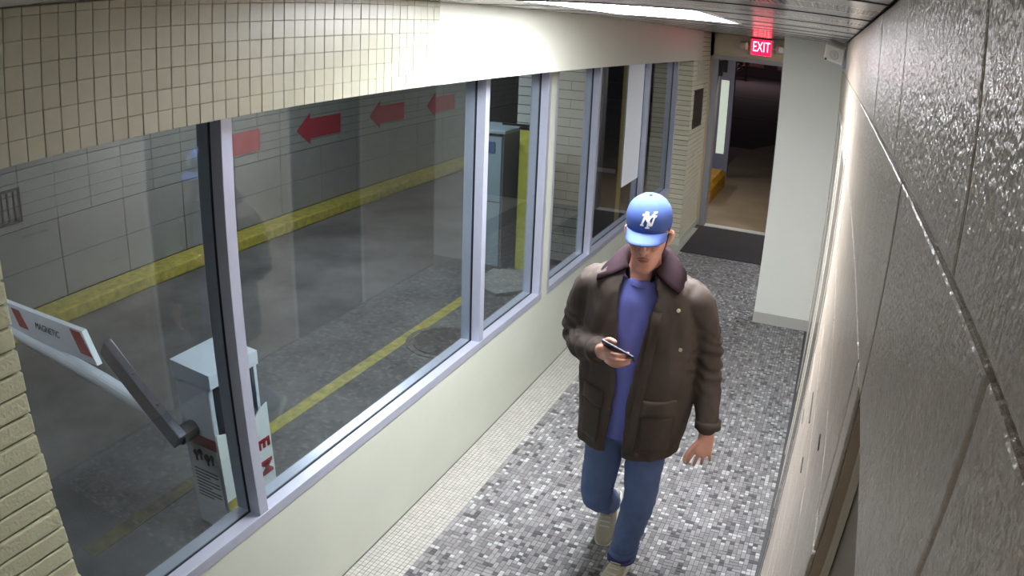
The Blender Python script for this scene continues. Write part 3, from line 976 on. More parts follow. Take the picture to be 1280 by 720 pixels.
SKIN = mat('skin', (206, 152, 134), 0.5, var=0.10, vscale=30)
JACKET = mat('waxed_jacket_cloth', (76, 67, 62), 0.75, var=0.18, vscale=9, bump=0.25, bscale=500, spec=0.25)
COLLAR = mat('dark_brown_corduroy', (46, 31, 38), 0.9, spec=0.15, bump=0.4, bscale=400)
SHIRT = mat('blue_jersey', (106, 114, 192), 0.85, var=0.12, vscale=10)
DENIM = mat('blue_denim', (86, 106, 150), 0.85, var=0.22, vscale=7, bump=0.2, bscale=700)
CAPBLUE = mat('blue_cap_cotton', (68, 88, 146), 0.9, var=0.08, vscale=25, spec=0.2)
CAPBRIM_LIT = mat('blue_cap_visor_lit', (90, 112, 178), 0.9, spec=0.2)  # paler than the crown: light falling on the visor is put into its colour
WHITE_THREAD = mat('white_embroidery', (236, 238, 244), 0.7)
HAIR = mat('short_dark_hair', (70, 58, 52), 0.8)
SHOE = mat('pale_suede_shoe', (172, 166, 148), 0.7, var=0.12, vscale=20)
SOLE = mat('shoe_sole', (210, 208, 200), 0.6)
LIPS = mat('lips', (166, 108, 98), 0.5)
EYEW = mat('eye_white', (220, 214, 208), 0.3)
IRIS = mat('eye_iris', (60, 48, 40), 0.2)

man = tag(empty('person', (1.12, 2.76, 0.0)), 'person in blue cap and open dark jacket walking with a phone in hand', 'person')

# --- head frame: tilted down towards the phone
HC = Vector((1.097, 2.725, 1.648))
tilt = math.radians(11)
turn = math.radians(4)
HM = Matrix.Translation(HC) @ Matrix.Rotation(turn, 4, 'Z') @ Matrix.Rotation(tilt, 4, 'X')
def hp(x, fwd, z):          # head-local: x to the viewer's right, fwd out of the face, z up
    return HM @ Vector((x, -fwd, z))
HL = [(-0.122, 0.020, 0.074, 0.030), (-0.114, 0.034, 0.088, 0.010), (-0.098, 0.044, 0.094, -0.030), (-0.078, 0.053, 0.091, -0.062), (-0.055, 0.063, 0.091, -0.080),
      (-0.025, 0.069, 0.089, -0.092), (0.005, 0.073, 0.083, -0.099), (0.030, 0.076, 0.088, -0.102), (0.060, 0.076, 0.086, -0.100), (0.088, 0.066, 0.070, -0.086),
      (0.108, 0.044, 0.042, -0.058), (0.118, 0.015, 0.005, -0.022)]
bv, bf_ = [], []
hl = crom(HL, 3)
rings = []
for z, w, fr, bk in hl:
    ring = []
    for i in range(32):
        a = 2 * math.pi * i / 32
        ca, sa = math.cos(a), math.sin(a)
        e = 2 / 2.3
        x = w * math.copysign(abs(ca) ** e, ca)
        mid, half = (fr + bk) / 2, (fr - bk) / 2
        y = mid + half * math.copysign(abs(sa) ** e, sa)
        ring.append(hp(x, y, z))
    rings.append(ring)
rings_mesh(bv, bf_, rings)
def hl_limb(pts, **k):
    limb(bv, bf_, [tuple(hp(*p[:3])) + tuple(p[3:]) for p in pts], **k)
hl_limb([(0, 0.084, 0.028, 0.008), (0, 0.098, 0.004, 0.010), (0, 0.112, -0.020, 0.014), (0, 0.104, -0.030, 0.012)], n=12, step=3)
for s in (-1, 1):
    hl_limb([(s * 0.012, 0.096, -0.026, 0.008), (s * 0.015, 0.086, -0.026, 0.008)], n=10, step=2)
    hl_limb([(s * 0.045, 0.074, 0.030, 0.008), (s * 0.022, 0.086, 0.034, 0.009), (s * 0.006, 0.088, 0.030, 0.007)], n=10, step=3)      # brow ridge
    hl_limb([(s * 0.050, 0.066, -0.012, 0.014), (s * 0.034, 0.076, -0.020, 0.013)], n=10, step=2)                                     # cheek
    hl_limb([(s * 0.074, 0.000, -0.030, 0.008), (s * 0.083, -0.012, -0.010, 0.012), (s * 0.086, -0.016, 0.012, 0.013), (s * 0.078, -0.004, 0.026, 0.008)], n=10, step=4)  # ear
hl_limb([(-0.020, 0.088, -0.108, 0.012), (0.020, 0.088, -0.108, 0.012)], n=10, step=3)
# neck and torso, arms, legs under the clothes: one body
limb(bv, bf_, [tuple(hp(0, -0.02, -0.03)) + (0.060,), (1.094, 2.742, 1.575, 0.058), (1.088, 2.765, 1.50, 0.068), (1.088, 2.77, 1.43, 0.11, 0.08), (1.09, 2.765, 1.25, 0.16, 0.105), (1.095, 2.765, 1.05, 0.14, 0.10), (1.10, 2.765, 0.90, 0.15, 0.11)], n=24)
SR, ER, WR = (0.885, 2.775, 1.445), (0.830, 2.805, 1.165), (0.985, 2.585, 1.200)
SL, EL, WL = (1.292, 2.775, 1.445), (1.368, 2.815, 1.165), (1.430, 2.725, 0.885)
limb(bv, bf_, [(1.02, 2.77, 1.40, 0.05), (SR[0] + 0.012, SR[1], 1.385, 0.042), (0.852, 2.795, 1.28, 0.040), ER + (0.040,), WR + (0.027,)], n=14)
limb(bv, bf_, [(1.16, 2.77, 1.40, 0.05), (SL[0] - 0.012, SL[1], 1.385, 0.042), (1.335, 2.800, 1.28, 0.040), EL + (0.040,), WL + (0.027,)], n=14)
HR, KR, AR = (1.015, 2.765, 0.90), (0.998, 2.705, 0.485), (0.992, 3.000, 0.225)
HLg, KL, AL = (1.185, 2.765, 0.90), (1.195, 2.690, 0.495), (1.140, 2.745, 0.085)
limb(bv, bf_, [HR + (0.060,), (1.005, 2.740, 0.68, 0.055), (0.998, 2.730, 0.485, 0.045), (0.995, 2.82, 0.375, 0.042), (0.993, 2.94, 0.270, 0.036), (0.993, 3.01, 0.195, 0.030), (1.0, 3.0, 0.14, 0.026)], n=14)
limb(bv, bf_, [HLg + (0.060,), (1.192, 2.735, 0.68, 0.055), (1.193, 2.705, 0.495, 0.045), (1.160, 2.74, 0.22, 0.036), (1.143, 2.75, 0.085, 0.032), (1.14, 2.74, 0.055, 0.028)], n=14)
# right hand (holds the phone): palm, four fingers curled under it, thumb on top
limb(bv, bf_, [WR + (0.024, 0.030), (1.008, 2.550, 1.214, 0.020, 0.036), (1.036, 2.520, 1.224, 0.016, 0.040)], n=14, ref=(0.1, -0.55, 0.8), step=4)
PHC = Vector((1.078, 2.500, 1.256))
fingers = [((1.034, 2.500, 1.250), 0.000, 0.0085), ((1.040, 2.496, 1.232), 0.006, 0.0088), ((1.040, 2.500, 1.214), 0.002, 0.0085), ((1.036, 2.510, 1.198), -0.012, 0.0075)]
for (x, y, z), ext, r in fingers:
    limb(bv, bf_, [(x - 0.008, y + 0.008, z, r * 1.1), (x + 0.026, y - 0.022, z + 0.001, r), (x + 0.060 + ext, y - 0.028, z + 0.003, r * 0.94), (x + 0.086 + ext, y - 0.012, z + 0.008, r * 0.84)], n=10, step=4)
limb(bv, bf_, [(1.000, 2.562, 1.226, 0.014), (1.012, 2.545, 1.262, 0.0125), (1.038, 2.520, 1.284, 0.0105), (1.062, 2.506, 1.284, 0.009)], n=10, step=4)
# left hand hanging, slightly curled, thumb forward
limb(bv, bf_, [WL + (0.030, 0.024), (1.434, 2.708, 0.845, 0.038, 0.020), (1.430, 2.690, 0.805, 0.042, 0.017)], n=14, ref=(0.42, -0.88, 0.0), step=4)
axl = Vector((-0.88, -0.42, 0.12)).normalized()
for k, (ln, r) in enumerate(((0.070, 0.0088), (0.078, 0.0090), (0.073, 0.0086), (0.058, 0.0076))):
    o_ = Vector((1.428, 2.690, 0.800)) + axl * (0.033 - 0.022 * k)
    sp_ = axl * (0.010 - 0.0065 * k)
    limb(bv, bf_, [tuple(o_ + Vector((0.002, 0.006, 0.020))) + (r * 1.1,), tuple(o_ + sp_ * 0.7 + Vector((-0.001, -0.008, -0.34 * ln))) + (r,),
                   tuple(o_ + sp_ * 1.4 + Vector((-0.006, -0.006 + 0.006 * k, -0.78 * ln))) + (r * 0.93,), tuple(o_ + sp_ * 1.6 + Vector((-0.010, 0.012 + 0.006 * k, -1.06 * ln))) + (r * 0.82,)], n=10, step=4)
limb(bv, bf_, [(1.424, 2.700, 0.855, 0.015), (1.394, 2.676, 0.824, 0.0125), (1.374, 2.658, 0.790, 0.0105), (1.366, 2.650, 0.764, 0.009)], n=10, step=4)
body_me = remeshed('body', bv, bf_, 0.0038, SKIN, 3)
body = link('body', body_me, man)
# face pieces
for s in (-1, 1):
    e = MB()
    c = hp(s * 0.030, 0.078, 0.010)
    vv, ff = [], []
    limb(vv, ff, [tuple(c + Vector((-0.001, 0, 0))) + (0.0105,), tuple(c + Vector((0.001, 0, 0))) + (0.0105,)], n=14, step=2)
    e.quads(vv, ff, 0)
    e.cyl(hp(s * 0.030, 0.0865, 0.006), hp(s * 0.030, 0.0893, 0.004), 0.005, n=12, k=1)
    e.build('eye', [EYEW, IRIS], body, True)
    vv, ff = [], []
    limb(vv, ff, [tuple(hp(s * 0.014, 0.0945, 0.036)) + (0.003,), tuple(hp(s * 0.030, 0.092, 0.041)) + (0.004,), tuple(hp(s * 0.048, 0.080, 0.036)) + (0.0025,)], n=8, step=3)
    link('eyebrow', me_from('eyebrow', vv, ff, HAIR, True), body)
vv, ff = [], []
limb(vv, ff, [tuple(hp(-0.023, 0.084, -0.060)) + (0.003,), tuple(hp(0, 0.0935, -0.056)) + (0.0055,), tuple(hp(0.023, 0.084, -0.060)) + (0.003,)], n=8, step=4)
limb(vv, ff, [tuple(hp(-0.020, 0.085, -0.066)) + (0.003,), tuple(hp(0, 0.0930, -0.069)) + (0.006,), tuple(hp(0.020, 0.085, -0.066)) + (0.003,)], n=8, step=4)
link('mouth', me_from('mouth', vv, ff, LIPS, True), body)
# short hair round the back and sides under the cap
vv, ff = [], []
rows_h = []
for z, w, fr, bk in crom([(-0.060, 0.062, 0.091, -0.080), (-0.025, 0.071, 0.089, -0.096), (0.005, 0.0755, 0.083, -0.104), (0.045, 0.079, 0.088, -0.106)], 3):
    row = []
    for i in range(25):
        a = math.radians(200 + (340 - 200 + 0) * i / 24) if False else math.radians(172 + 196 * i / 24)
        ca, sa = math.cos(a), math.sin(a)
        e = 2 / 2.3
        x = (w + 0.003) * math.copysign(abs(ca) ** e, ca)
        y = (fr + bk) / 2 + (fr - bk) / 2 * math.copysign(abs(sa) ** e, sa) - 0.003
        row.append((x, y, z))
    rows_h.append(row)
n_ = 25
for off in (1.0, 0.93):
    for row in rows_h:
        vv += [tuple(hp(x * off, y * off, z)) for x, y, z in row]
m_ = len(rows_h)
for k in range(m_ - 1):
    for i in range(n_ - 1):
        a = k * n_ + i
        ff.append((a, a + 1, a + n_ + 1, a + n_))
        b_ = a + m_ * n_
        ff.append((b_, b_ + n_, b_ + n_ + 1, b_ + 1))
for i in range(n_ - 1):
    ff.append((i, m_ * n_ + i, m_ * n_ + i + 1, i + 1))
for k in range(m_ - 1):
    ff.append((k * n_, (k + 1) * n_, m_ * n_ + (k + 1) * n_, m_ * n_ + k * n_))
    a = k * n_ + n_ - 1
    ff.append((a, m_ * n_ + a, m_ * n_ + a + n_, a + n_))
link('hair', me_from('hair', vv, ff, HAIR, True), man)

# --- cap
def cp(x, fwd, z):
    return hp(x, fwd, z + 0.025)
cv, cf = [], []
CL = [(0.024, 0.086, 0.106, -0.112), (0.050, 0.087, 0.107, -0.112), (0.080, 0.083, 0.100, -0.104), (0.106, 0.070, 0.082, -0.086), (0.126, 0.046, 0.052, -0.058), (0.1345, 0.018, 0.016, -0.026), (0.136, 0.004, -0.001, -0.009)]
outer = crom(CL, 4)
crings = []
for off, lst in ((0.0, outer), (0.004, outer[::-1])):
    for z, w, fr, bk in lst:
        ring = []
        for i in range(36):
            a = 2 * math.pi * i / 36
            seam = 0.0012 * abs(math.cos(3 * (a + math.pi / 6))) ** 6
            w2, mid, half = w - off - seam, (fr + bk) / 2, (fr - bk) / 2 - off - seam
            ring.append(cp(max(0.001, w2) * math.cos(a), mid + max(0.001, half) * math.sin(a), z - off * (z - 0.03) * 8))
        crings.append(ring)
rings_mesh(cv, cf, crings, False)
nn = len(crings)
for i in range(36):
    cf.append((i, (nn - 1) * 36 + i, (nn - 1) * 36 + (i + 1) % 36, (i + 1) % 36))
cap = link('cap', me_from('cap', cv, cf, CAPBLUE, True), man)
MB().cyl(cp(0, -0.005, 0.134), cp(0, -0.005, 0.141), 0.008, 0.005, n=12).build('button', CAPBLUE, cap)
# visor: a curved sheet with thickness
vv, ff = [], []
NA, NR = 21, 7
for off in (0.0, -0.004):
    for j in range(NR):
        t = j / (NR - 1)
        for i in range(NA):
            s = -1 + 2 * i / (NA - 1)
            a = math.radians(90 - 66 * s)
            ext = 0.064 * (1 - abs(s) ** 2.6) * t
            x = (0.086 + 0.012 * t * (1 - abs(s))) * math.cos(a)
            y = -0.003 + 0.109 * math.sin(a) + ext
            z = 0.030 - 0.006 * t - 0.012 * t * t - 0.026 * s * s * (0.35 + 0.65 * t) + off
            vv.append(cp(x, y, z))
L_ = NA * NR
for j in range(NR - 1):
    for i in range(NA - 1):
        a = j * NA + i
        ff.append((a, a + NA, a + NA + 1, a + 1))
        ff.append((L_ + a, L_ + a + 1, L_ + a + NA + 1, L_ + a + NA))
for i in range(NA - 1):
    ff.append((i, i + 1, L_ + i + 1, L_ + i))
    a = (NR - 1) * NA + i
    ff.append((a, L_ + a, L_ + a + 1, a + 1))
for j in range(NR - 1):
    a = j * NA
    ff.append((a, L_ + a, L_ + a + NA, a + NA))
    a = j * NA + NA - 1
    ff.append((a, a + NA, L_ + a + NA, L_ + a))
visor = link('visor', me_from('visor', vv, ff, CAPBRIM_LIT, True), cap)
visor['label'] = 'curved blue visor, coloured paler for the light on it'

# white interlocked N and Y on the cap front
def on_cap(u, w):
    """point on the outside of the crown: u to the viewer's right, w up"""
    z = 0.070 + w
    best = None
    for a_, b_ in zip(outer[:-1], outer[1:]):
        if a_[0] <= z <= b_[0]:
            t = (z - a_[0]) / (b_[0] - a_[0] + 1e-9)
            best = [p + (q - p) * t for p, q in zip(a_, b_)]
            break
    best = best or outer[-1]
    _, ww, fr, bk = best
    ca = max(-1, min(1, u / ww))
    y = (fr + bk) / 2 + (fr - bk) / 2 * math.sqrt(1 - ca * ca)
    return (u, y, z)
def stroke(pts, width, b):
    """a flat band along pts, laid on the crown, 2.5 mm proud"""
    out = crom(pts, 4) if len(pts) > 2 else [[pts[0][0] + (pts[1][0] - pts[0][0]) * k / 4, pts[0][1] + (pts[1][1] - pts[0][1]) * k / 4] for k in range(5)]
    L, R_ = [], []
    for k, p in enumerate(out):
        a = out[max(0, k - 1)]
        c = out[min(len(out) - 1, k + 1)]
        d = Vector((c[0] - a[0], c[1] - a[1])).normalized()
        nrm = Vector((-d.y, d.x)) * width / 2
        L.append((p[0] + nrm.x, p[1] + nrm.y))
        R_.append((p[0] - nrm.x, p[1] - nrm.y))
    v = []
    for lift in (0.0030, -0.001):
        for q in L + R_:
            x, y, z = on_cap(*q)
            v.append(cp(x, y + lift, z))
    n = len(out)
    f = []
    for k in range(n - 1):
        f.append((k, k + 1, n + k + 1, n + k))
        f.append((2 * n + k, 3 * n + k, 3 * n + k + 1, 2 * n + k + 1))
        f.append((k, 2 * n + k, 2 * n + k + 1, k + 1))
        f.append((n + k, n + k + 1, 3 * n + k + 1, 3 * n + k))
    f += [(0, n, 3 * n, 2 * n), (n - 1, 3 * n - 1, 4 * n - 1, 2 * n - 1)]
    b.quads(v, f)
lg = MB()
sk = 0.10
def T(x, y):
    return (x * 0.00132 + sk * y * 0.00108 + 0.014, y * 0.00108 + 0.010)
for pts, wd in (([T(-17, -16), T(-11, 14)], 0.0072), ([T(-12, 15), T(9, -17)], 0.0085), ([T(10, -17), T(14, 12)], 0.0062),      # N
                ([T(-21, -17), T(-11, -17)], 0.0040), ([T(-19, 15), T(-9, 15)], 0.0040), ([T(8, 13), T(19, 12)], 0.0040),
                ([T(-8, 22), T(1, 6)], 0.0075), ([T(14, 22), T(7, 14), T(1, 5)], 0.0058), ([T(1, 7), T(0, -24)], 0.0075),       # Y
                ([T(-13, 22), T(-3, 22)], 0.0038), ([T(9, 23), T(18, 22)], 0.0038), ([T(-6, -24), T(6, -24)], 0.0040)):
    stroke(pts, wd, lg)
logo = lg.build('cap_logo', WHITE_THREAD, cap)
logo['label'] = 'white interlocked NY letters'

# --- t-shirt
def cloth_noise(amp, sx, sy, sz, seed=0):
    def d(p):
        q = Vector((p.x * sx + seed, p.y * sy, p.z * sz))
        return amp * (noise.noise(q) + 0.5 * noise.noise(q * 2.1))
    return d
def torso_ring(cx, cy, hw, hd, z, n=40, e=2.4):
    r = []
    for i in range(n):
        a = 2 * math.pi * i / n
        ca, sa = math.cos(a), math.sin(a)
        r.append(Vector((cx + hw * math.copysign(abs(ca) ** (2 / e), ca), cy + hd * math.copysign(abs(sa) ** (2 / e), sa), z)))
    return r
tv, tf = [], []
TS = [(0.80, 1.095, 2.745, 0.170, 0.128), (0.92, 1.095, 2.745, 0.172, 0.128), (1.05, 1.093, 2.750, 0.170, 0.122), (1.25, 1.090, 2.755, 0.185, 0.122), (1.38, 1.088, 2.760, 0.185, 0.112), (1.435, 1.088, 2.765, 0.140, 0.096), (1.462, 1.088, 2.762, 0.098, 0.086), (1.474, 1.089, 2.760, 0.080, 0.082)]
rings_mesh(tv, tf, [torso_ring(c[1], c[2], c[3], c[4], c[0]) for c in crom(TS, 4)])
shirt = link('t_shirt', remeshed('t_shirt', tv, tf, 0.007, SHIRT, 3, cloth_noise(0.006, 14, 6, 5, 3)), man)
vv, ff = [], []
pts = [(1.089 + 0.078 * math.cos(2 * math.pi * i / 28), 2.758 + 0.084 * math.sin(2 * math.pi * i / 28), 1.476 + 0.022 * math.sin(2 * math.pi * i / 28)) for i in range(29)]
limb(vv, ff, [p + (0.006,) for p in pts], n=8, step=1, ref=(0, 0, 1), round_ends=False)
link('neckband', me_from('neckband', vv, ff, SHIRT, True), shirt)

# --- jeans
jv, jf = [], []
limb(jv, jf, [(1.10, 2.765, 0.99, 0.150, 0.105), (1.10, 2.765, 0.92, 0.165, 0.118), (1.10, 2.765, 0.84, 0.168, 0.118)], n=32, step=4)
limb(jv, jf, [(HR[0], HR[1], 0.86, 0.094), (1.005, 2.735, 0.68, 0.084), KR + (0.074,), (0.996, 2.80, 0.375, 0.070), (0.994, 2.93, 0.270, 0.066), (0.992, 2.985, 0.225, 0.064)], n=22, step=5, round_ends=False)
limb(jv, jf, [(HLg[0], HLg[1], 0.86, 0.094), (1.192, 2.725, 0.68, 0.085), KL + (0.073,), (1.180, 2.705, 0.38, 0.069), (1.158, 2.735, 0.22, 0.064), (1.145, 2.745, 0.105, 0.063)], n=22, step=5, round_ends=False)
def denim_d(p):
    d = cloth_noise(0.006, 10, 10, 13, 11)(p) + 0.003 * noise.noise(p * 34)
    if p.z < 0.22 and p.y < 2.85:
        d += 0.004 * math.sin(p.z * 190 + 3 * noise.noise(p * 12))
    return d
jeans = link('jeans', remeshed('jeans', jv, jf, 0.007, DENIM, 4, denim_d), man)
vv, ff = [], []
limb(vv, ff, [(1.145, 2.745, 0.128, 0.066), (1.145, 2.745, 0.098, 0.067)], n=24, step=2, round_ends=False)
hem_ = link('hem', me_from('hem', vv, ff, mat('dark_denim_hem', (52, 50, 104), 0.85), True), jeans)
hem_['label'] = 'dark blue turned hem'

# --- shoes
def shoe(toe, heel, up, name='shoe'):
    toe, heel, up = Vector(toe), Vector(heel), Vector(up).normalized()
    d = (heel - toe)
    L = d.length
    x = d.normalized()
    side = up.cross(x).normalized()
    up = x.cross(side).normalized()
    def rr(t, w, h, lift, n=20):
        r = []
        for i in range(n):
            a = 2 * math.pi * i / n
            ca, sa = math.cos(a), math.sin(a)
            r.append(toe + x * (t * L) + side * w * math.copysign(abs(ca) ** 0.8, ca) + up * (lift + h / 2 + h / 2 * math.copysign(abs(sa) ** 0.8, sa)))
        return r
    v, f = [], []
    spec = [(0.0, 0.018, 0.020, 0.018), (0.04, 0.034, 0.036, 0.016), (0.14, 0.046, 0.050, 0.016), (0.30, 0.049, 0.066, 0.016), (0.48, 0.043, 0.086, 0.016), (0.64, 0.037, 0.104, 0.016), (0.82, 0.036, 0.108, 0.016), (0.95, 0.032, 0.096, 0.016), (1.0, 0.020, 0.070, 0.02)]
    rings_mesh(v, f, [rr(*c) for c in crom(spec, 3)])
    o = link(name, me_from(name, v, f, SHOE, True), man)
    v, f = [], []
    spec2 = [(-0.01, 0.022, 0.018, 0.002), (0.05, 0.042, 0.020, 0.0), (0.25, 0.053, 0.022, 0.0), (0.5, 0.045, 0.022, 0.0), (0.8, 0.041, 0.024, 0.0), (0.97, 0.036, 0.024, 0.0), (1.01, 0.022, 0.022, 0.002)]
    rings_mesh(v, f, [rr(*c) for c in crom(spec2, 3)])
    link('sole', me_from('sole', v, f, SOLE, True), o)
    b = MB()
    for k in range(4):
        c = toe + x * (L * (0.30 + 0.075 * k)) + up * (0.083 + 0.017 * k)
        b.cyl(c - side * 0.026, c + side * 0.026, 0.0035, n=8)
    b.build('laces', mat('pale_laces', (200, 196, 184), 0.7), o)
    return o
shoe((1.128, 2.545, 0.001), (1.150, 2.825, 0.001), (0, 0, 1))
shoe((1.010, 2.905, 0.012), (0.996, 3.105, 0.215), (0.0, -0.70, 0.70))

# --- jacket
jk_v, jk_f = [], []
JL = [  # z, cx, cy, hw, hd, gap from x, gap to x
    (0.735, 1.100, 2.765, 0.222, 0.165, 1.046, 1.112), (0.82, 1.102, 2.765, 0.228, 0.166, 1.042, 1.110), (0.95, 1.106, 2.765, 0.236, 0.162, 1.040, 1.108), (1.08, 1.104, 2.765, 0.236, 0.156, 1.040, 1.112),
    (1.22, 1.094, 2.768, 0.236, 0.150, 1.036, 1.126), (1.34, 1.090, 2.770, 0.232, 0.144, 1.028, 1.152), (1.42, 1.088, 2.772, 0.228, 0.134, 1.024, 1.172), (1.468, 1.088, 2.775, 0.205, 0.118, 1.028, 1.160), (1.492, 1.088, 2.775, 0.150, 0.104, 1.034, 1.150), (1.516, 1.088, 2.772, 0.096, 0.092, 1.040, 1.142)]
NJ = 64
jl = crom(JL, 4)
def jring(c, t):
    z, cx, cy, hw, hd, g0, g1 = c
    hw, hd = hw - t, hd - t
    e = 2.5
    a0 = -math.acos(max(-1, min(1, math.copysign(abs((g1 - cx) / hw) ** (e / 2), g1 - cx))))          # viewer-right edge of the gap (front is -y)
    a1 = -math.acos(max(-1, min(1, math.copysign(abs((g0 - cx) / hw) ** (e / 2), g0 - cx))))
    r = []
    for i in range(NJ):
        a = a0 + (a1 + 2 * math.pi - a0) * i / (NJ - 1)
        ca, sa = math.cos(a), math.sin(a)
        r.append((cx + hw * math.copysign(abs(ca) ** (2 / e), ca), cy + hd * math.copysign(abs(sa) ** (2 / e), sa), z))
    return r
# loops of the C-shaped cross-section: outside one way, inside back
rings = []
for c in jl:
    o1, i1 = jring(c, 0.0), jring(c, 0.014)
    rings.append(o1 + i1[::-1])
rings_mesh(jk_v, jk_f, rings, False)
n2 = 2 * NJ
for base in (0, (len(rings) - 1) * n2):
    for i in range(NJ - 1):
        q = (base + i, base + i + 1, base + n2 - 2 - i, base + n2 - 1 - i)
        jk_f.append(q)
limb(jk_v, jk_f, [(0.960, 2.775, 1.425, 0.055, 0.080), (SR[0] - 0.000, SR[1], SR[2] - 0.040, 0.072, 0.084), (0.846, 2.795, 1.31, 0.074), (ER[0] - 0.004, ER[1] - 0.005, ER[2] - 0.002, 0.066), (0.886, 2.715, 1.160, 0.062), (0.950, 2.630, 1.186, 0.050), (0.972, 2.602, 1.196, 0.046)], n=24, step=6)
limb(jk_v, jk_f, [(1.215, 2.775, 1.425, 0.055, 0.080), (SL[0] + 0.000, SL[1], SL[2] - 0.040, 0.072, 0.084), (1.336, 2.800, 1.31, 0.070), EL + (0.062,), (1.400, 2.775, 1.02, 0.056), (1.428, 2.732, 0.91, 0.051), (1.430, 2.727, 0.895, 0.051)], n=24, step=6)
def jacket_d(p):
    q = Vector((p.x * 7, p.y * 7, p.z * 3.2))
    d = 0.011 * noise.noise(q + Vector((4, 1, 2))) + 0.008 * noise.noise(Vector((p.x * 22, p.y * 22, p.z * 7))) + 0.003 * noise.noise(q * 6)
    for ex, ey, ez, w in ((ER[0], ER[1], ER[2], 0.10), (EL[0], EL[1], EL[2], 0.11)):       # bunched cloth at the elbows
        r = (p - Vector((ex, ey, ez))).length
        if r < 2 * w:
            d += 0.010 * math.exp(-(r / w) ** 2) * math.sin(p.z * 130 + p.x * 60 + 3 * noise.noise(p * 14))
    return d
jk_me = remeshed('jacket', jk_v, jk_f, 0.0065, JACKET, 9, jacket_d)
jacket = link('jacket', jk_me, man)
bvh = BVHTree.FromPolygons([v_.co.copy() for v_ in jk_me.vertices], [tuple(p.vertices) for p in jk_me.polygons])
def patch(name, corners, m, lift=0.005, n=8, parent=None, origin_dy=-0.5):
    """a piece of cloth laid on the jacket front: corners (x, z) bl, br, tr, tl, thrown back along +y"""
    (a, b, c, d) = [Vector(q) for q in corners]
    top, bot = [], []
    for j in range(n):
        for i in range(n):
            s, t = i / (n - 1), j / (n - 1)
            q = (a * (1 - s) + b * s) * (1 - t) + (d * (1 - s) + c * s) * t
            hit = bvh.ray_cast(Vector((q.x, 2.765 + origin_dy, q.y)), Vector((0, 1, 0)))
            y = hit[0].y if hit[0] is not None else 2.66
            edge = min(s, t, 1 - s, 1 - t) == 0
            top.append((q.x, y - (lift if not edge else lift * 0.7), q.y))
            bot.append((q.x, y + 0.004, q.y))
    v = top + bot
    f = []
    N2 = n * n
    for j in range(n - 1):
        for i in range(n - 1):
            k = j * n + i
            f += [(k, k + 1, k + n + 1, k + n), (N2 + k, N2 + k + n, N2 + k + n + 1, N2 + k + 1)]
    rim = [i for i in range(n)] + [j * n + n - 1 for j in range(1, n)] + [(n - 1) * n + i for i in range(n - 2, -1, -1)] + [j * n for j in range(n - 2, 0, -1)]
    for k, a_ in enumerate(rim):
        b_ = rim[(k + 1) % len(rim)]
        f.append((a_, N2 + a_, N2 + b_, b_))
    return link(name, me_from(name, v, f, m, True), parent)
JACKET2 = mat('waxed_jacket_flap', (76, 67, 62), 0.7, var=0.2, vscale=12, spec=0.25)
patch('pocket_flap', ((0.905, 0.955), (1.005, 0.945), (1.005, 1.015), (0.905, 1.025)), JACKET2, 0.010, parent=jacket)
patch('pocket_flap', ((1.170, 0.945), (1.300, 0.955), (1.300, 1.025), (1.170, 1.015)), JACKET2, 0.010, parent=jacket)
patch('patch_pocket', ((0.915, 0.79), (1.000, 0.78), (1.000, 0.95), (0.910, 0.96)), JACKET2, 0.006, parent=jacket)
patch('patch_pocket', ((1.175, 0.78), (1.290, 0.79), (1.295, 0.96), (1.175, 0.95)), JACKET2, 0.006, parent=jacket)
patch('placket', ((1.120, 0.76), (1.156, 0.76), (1.200, 1.38), (1.164, 1.38)), JACKET2, 0.005, n=14, parent=jacket)
PINS = ((1.284, 1.237), (1.258, 1.395))
BRASS = mat('pale_metal_snap', (226, 214, 180), 0.35, 0.3)
for x, z in PINS:
    hit = bvh.ray_cast(Vector((x, 2.2, z)), Vector((0, 1, 0)))
    if hit[0] is not None:
        MB().cyl(hit[0] + Vector((0, -0.004, 0)), hit[0] + Vector((0, -0.010, 0)), 0.0075, n=12).build('snap_button', BRASS, jacket)
# collar: folded corduroy band from point to point round the neck
vv, ff = [], []
NC = 33
rows_c = []
for layer, (ri, zi) in enumerate(((0.074, 1.505), (0.079, 1.562), (0.090, 1.570), (0.122, 1.540), (0.158, 1.494))):
    row = []
    for i in range(NC):
        s = -1 + 2 * i / (NC - 1)            # -1 viewer-left point ... 0 nape ... 1 viewer-right point
        a = math.radians(90 - (146, 144, 142, 134, 124)[layer] * s)      # 90 deg = back (+y)
        front = max(0.0, (abs(s) - 0.55) / 0.45)
        r = ri + (0.034 * front ** 2 if layer == 4 else 0.014 * front if layer == 3 else 0)
        z = zi - front * (0.034 if layer == 4 else 0.048 if layer == 3 else 0.052 if layer == 2 else 0.045 if layer == 1 else 0.03) + 0.015 * (1 - abs(s))
        row.append(Vector((1.089 + r * 1.02 * math.cos(a), 2.765 + r * math.sin(a) * (1.0 if layer < 3 else 0.92) - 0.012 * front, z)))
    rows_c.append(row)
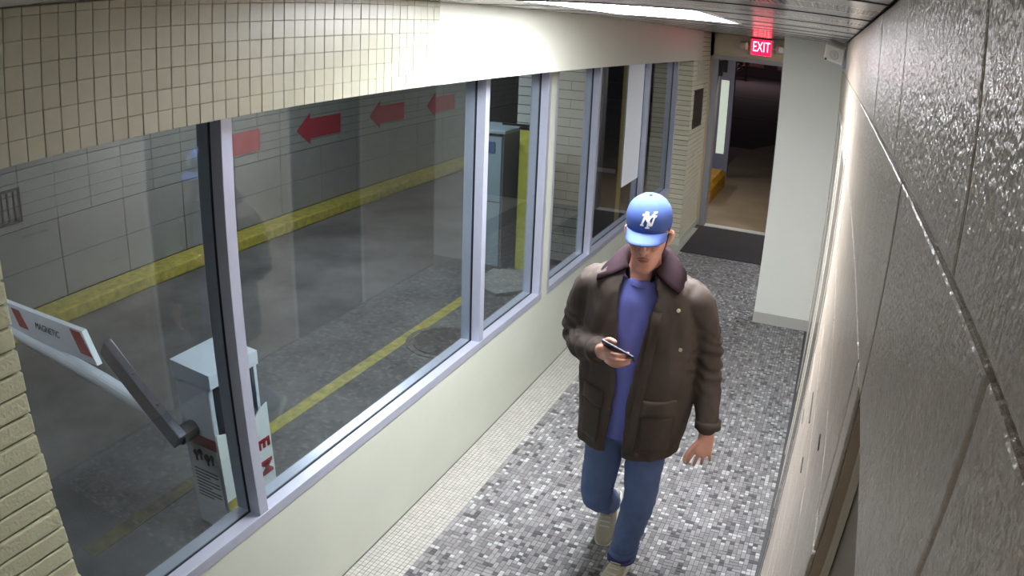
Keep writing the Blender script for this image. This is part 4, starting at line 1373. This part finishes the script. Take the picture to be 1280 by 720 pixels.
def shell(rows_, th):
    v, f = [], []
    R_, N_ = len(rows_), len(rows_[0])
    nrm = []
    for k in range(R_):
        for i in range(N_):
            a = rows_[min(R_ - 1, k + 1)][i] - rows_[max(0, k - 1)][i]
            b = rows_[k][min(N_ - 1, i + 1)] - rows_[k][max(0, i - 1)]
            nrm.append(a.cross(b).normalized())
    flat_ = [p for r in rows_ for p in r]
    v = [p + n_2 * th / 2 for p, n_2 in zip(flat_, nrm)] + [p - n_2 * th / 2 for p, n_2 in zip(flat_, nrm)]
    Q = R_ * N_
    for k in range(R_ - 1):
        for i in range(N_ - 1):
            a = k * N_ + i
            f += [(a, a + 1, a + N_ + 1, a + N_), (Q + a, Q + a + N_, Q + a + N_ + 1, Q + a + 1)]
    rim = list(range(N_)) + [k * N_ + N_ - 1 for k in range(1, R_)] + [(R_ - 1) * N_ + i for i in range(N_ - 2, -1, -1)] + [k * N_ for k in range(R_ - 2, 0, -1)]
    for k, a in enumerate(rim):
        b = rim[(k + 1) % len(rim)]
        f.append((a, Q + a, Q + b, b))
    return v, f
v, f = shell(rows_c, 0.008)
col_me = me_from('collar', v, f, COLLAR, True)
bm = bmesh.new()
bm.from_mesh(col_me)
bmesh.ops.recalc_face_normals(bm, faces=bm.faces)
bm.to_mesh(col_me)
bm.free()
collar = link('collar', col_me, jacket)
collar['label'] = 'dark brown corduroy collar'
# cuffs
for p0, p1, r in (((0.958, 2.620, 1.190), (0.978, 2.594, 1.199), 0.051), ((1.4285, 2.731, 0.925), (1.4305, 2.726, 0.892), 0.055)):
    vv, ff = [], []
    limb(vv, ff, [p0 + (r,), p1 + (r,)], n=24, step=2, round_ends=False)
    link('cuff', me_from('cuff', vv, ff, JACKET2, True), jacket)

# --- the phone in his right hand
PX = Vector((0.93, -0.12, -0.26)).normalized()
PN = Vector((0.05, 0.62, 0.78))
PN = (PN - PX * PN.dot(PX)).normalized()
PY = PN.cross(PX)
PM = Matrix(((PX.x, PY.x, PN.x, PHC.x), (PX.y, PY.y, PN.y, PHC.y), (PX.z, PY.z, PN.z, PHC.z), (0, 0, 0, 1)))
ph = tag(empty('smartphone', PHC), 'dark smartphone held in the right hand of the walking person', 'phone')
MB().bbox((-0.070, -0.035, -0.0045), (0.070, 0.035, 0.0035), 0.003, M=PM).build('case', mat('phone_case', (40, 34, 60), 0.35), ph)
MB().bbox((-0.066, -0.032, 0.0030), (0.066, 0.032, 0.0042), 0.0005, M=PM).build('screen', mat('phone_screen', (18, 18, 24), 0.1), ph)
MB().bbox((-0.060, 0.006, -0.0065), (-0.036, 0.028, -0.0040), 0.001, M=PM).build('camera_bump', mat('phone_camera', (20, 20, 30), 0.2), ph)
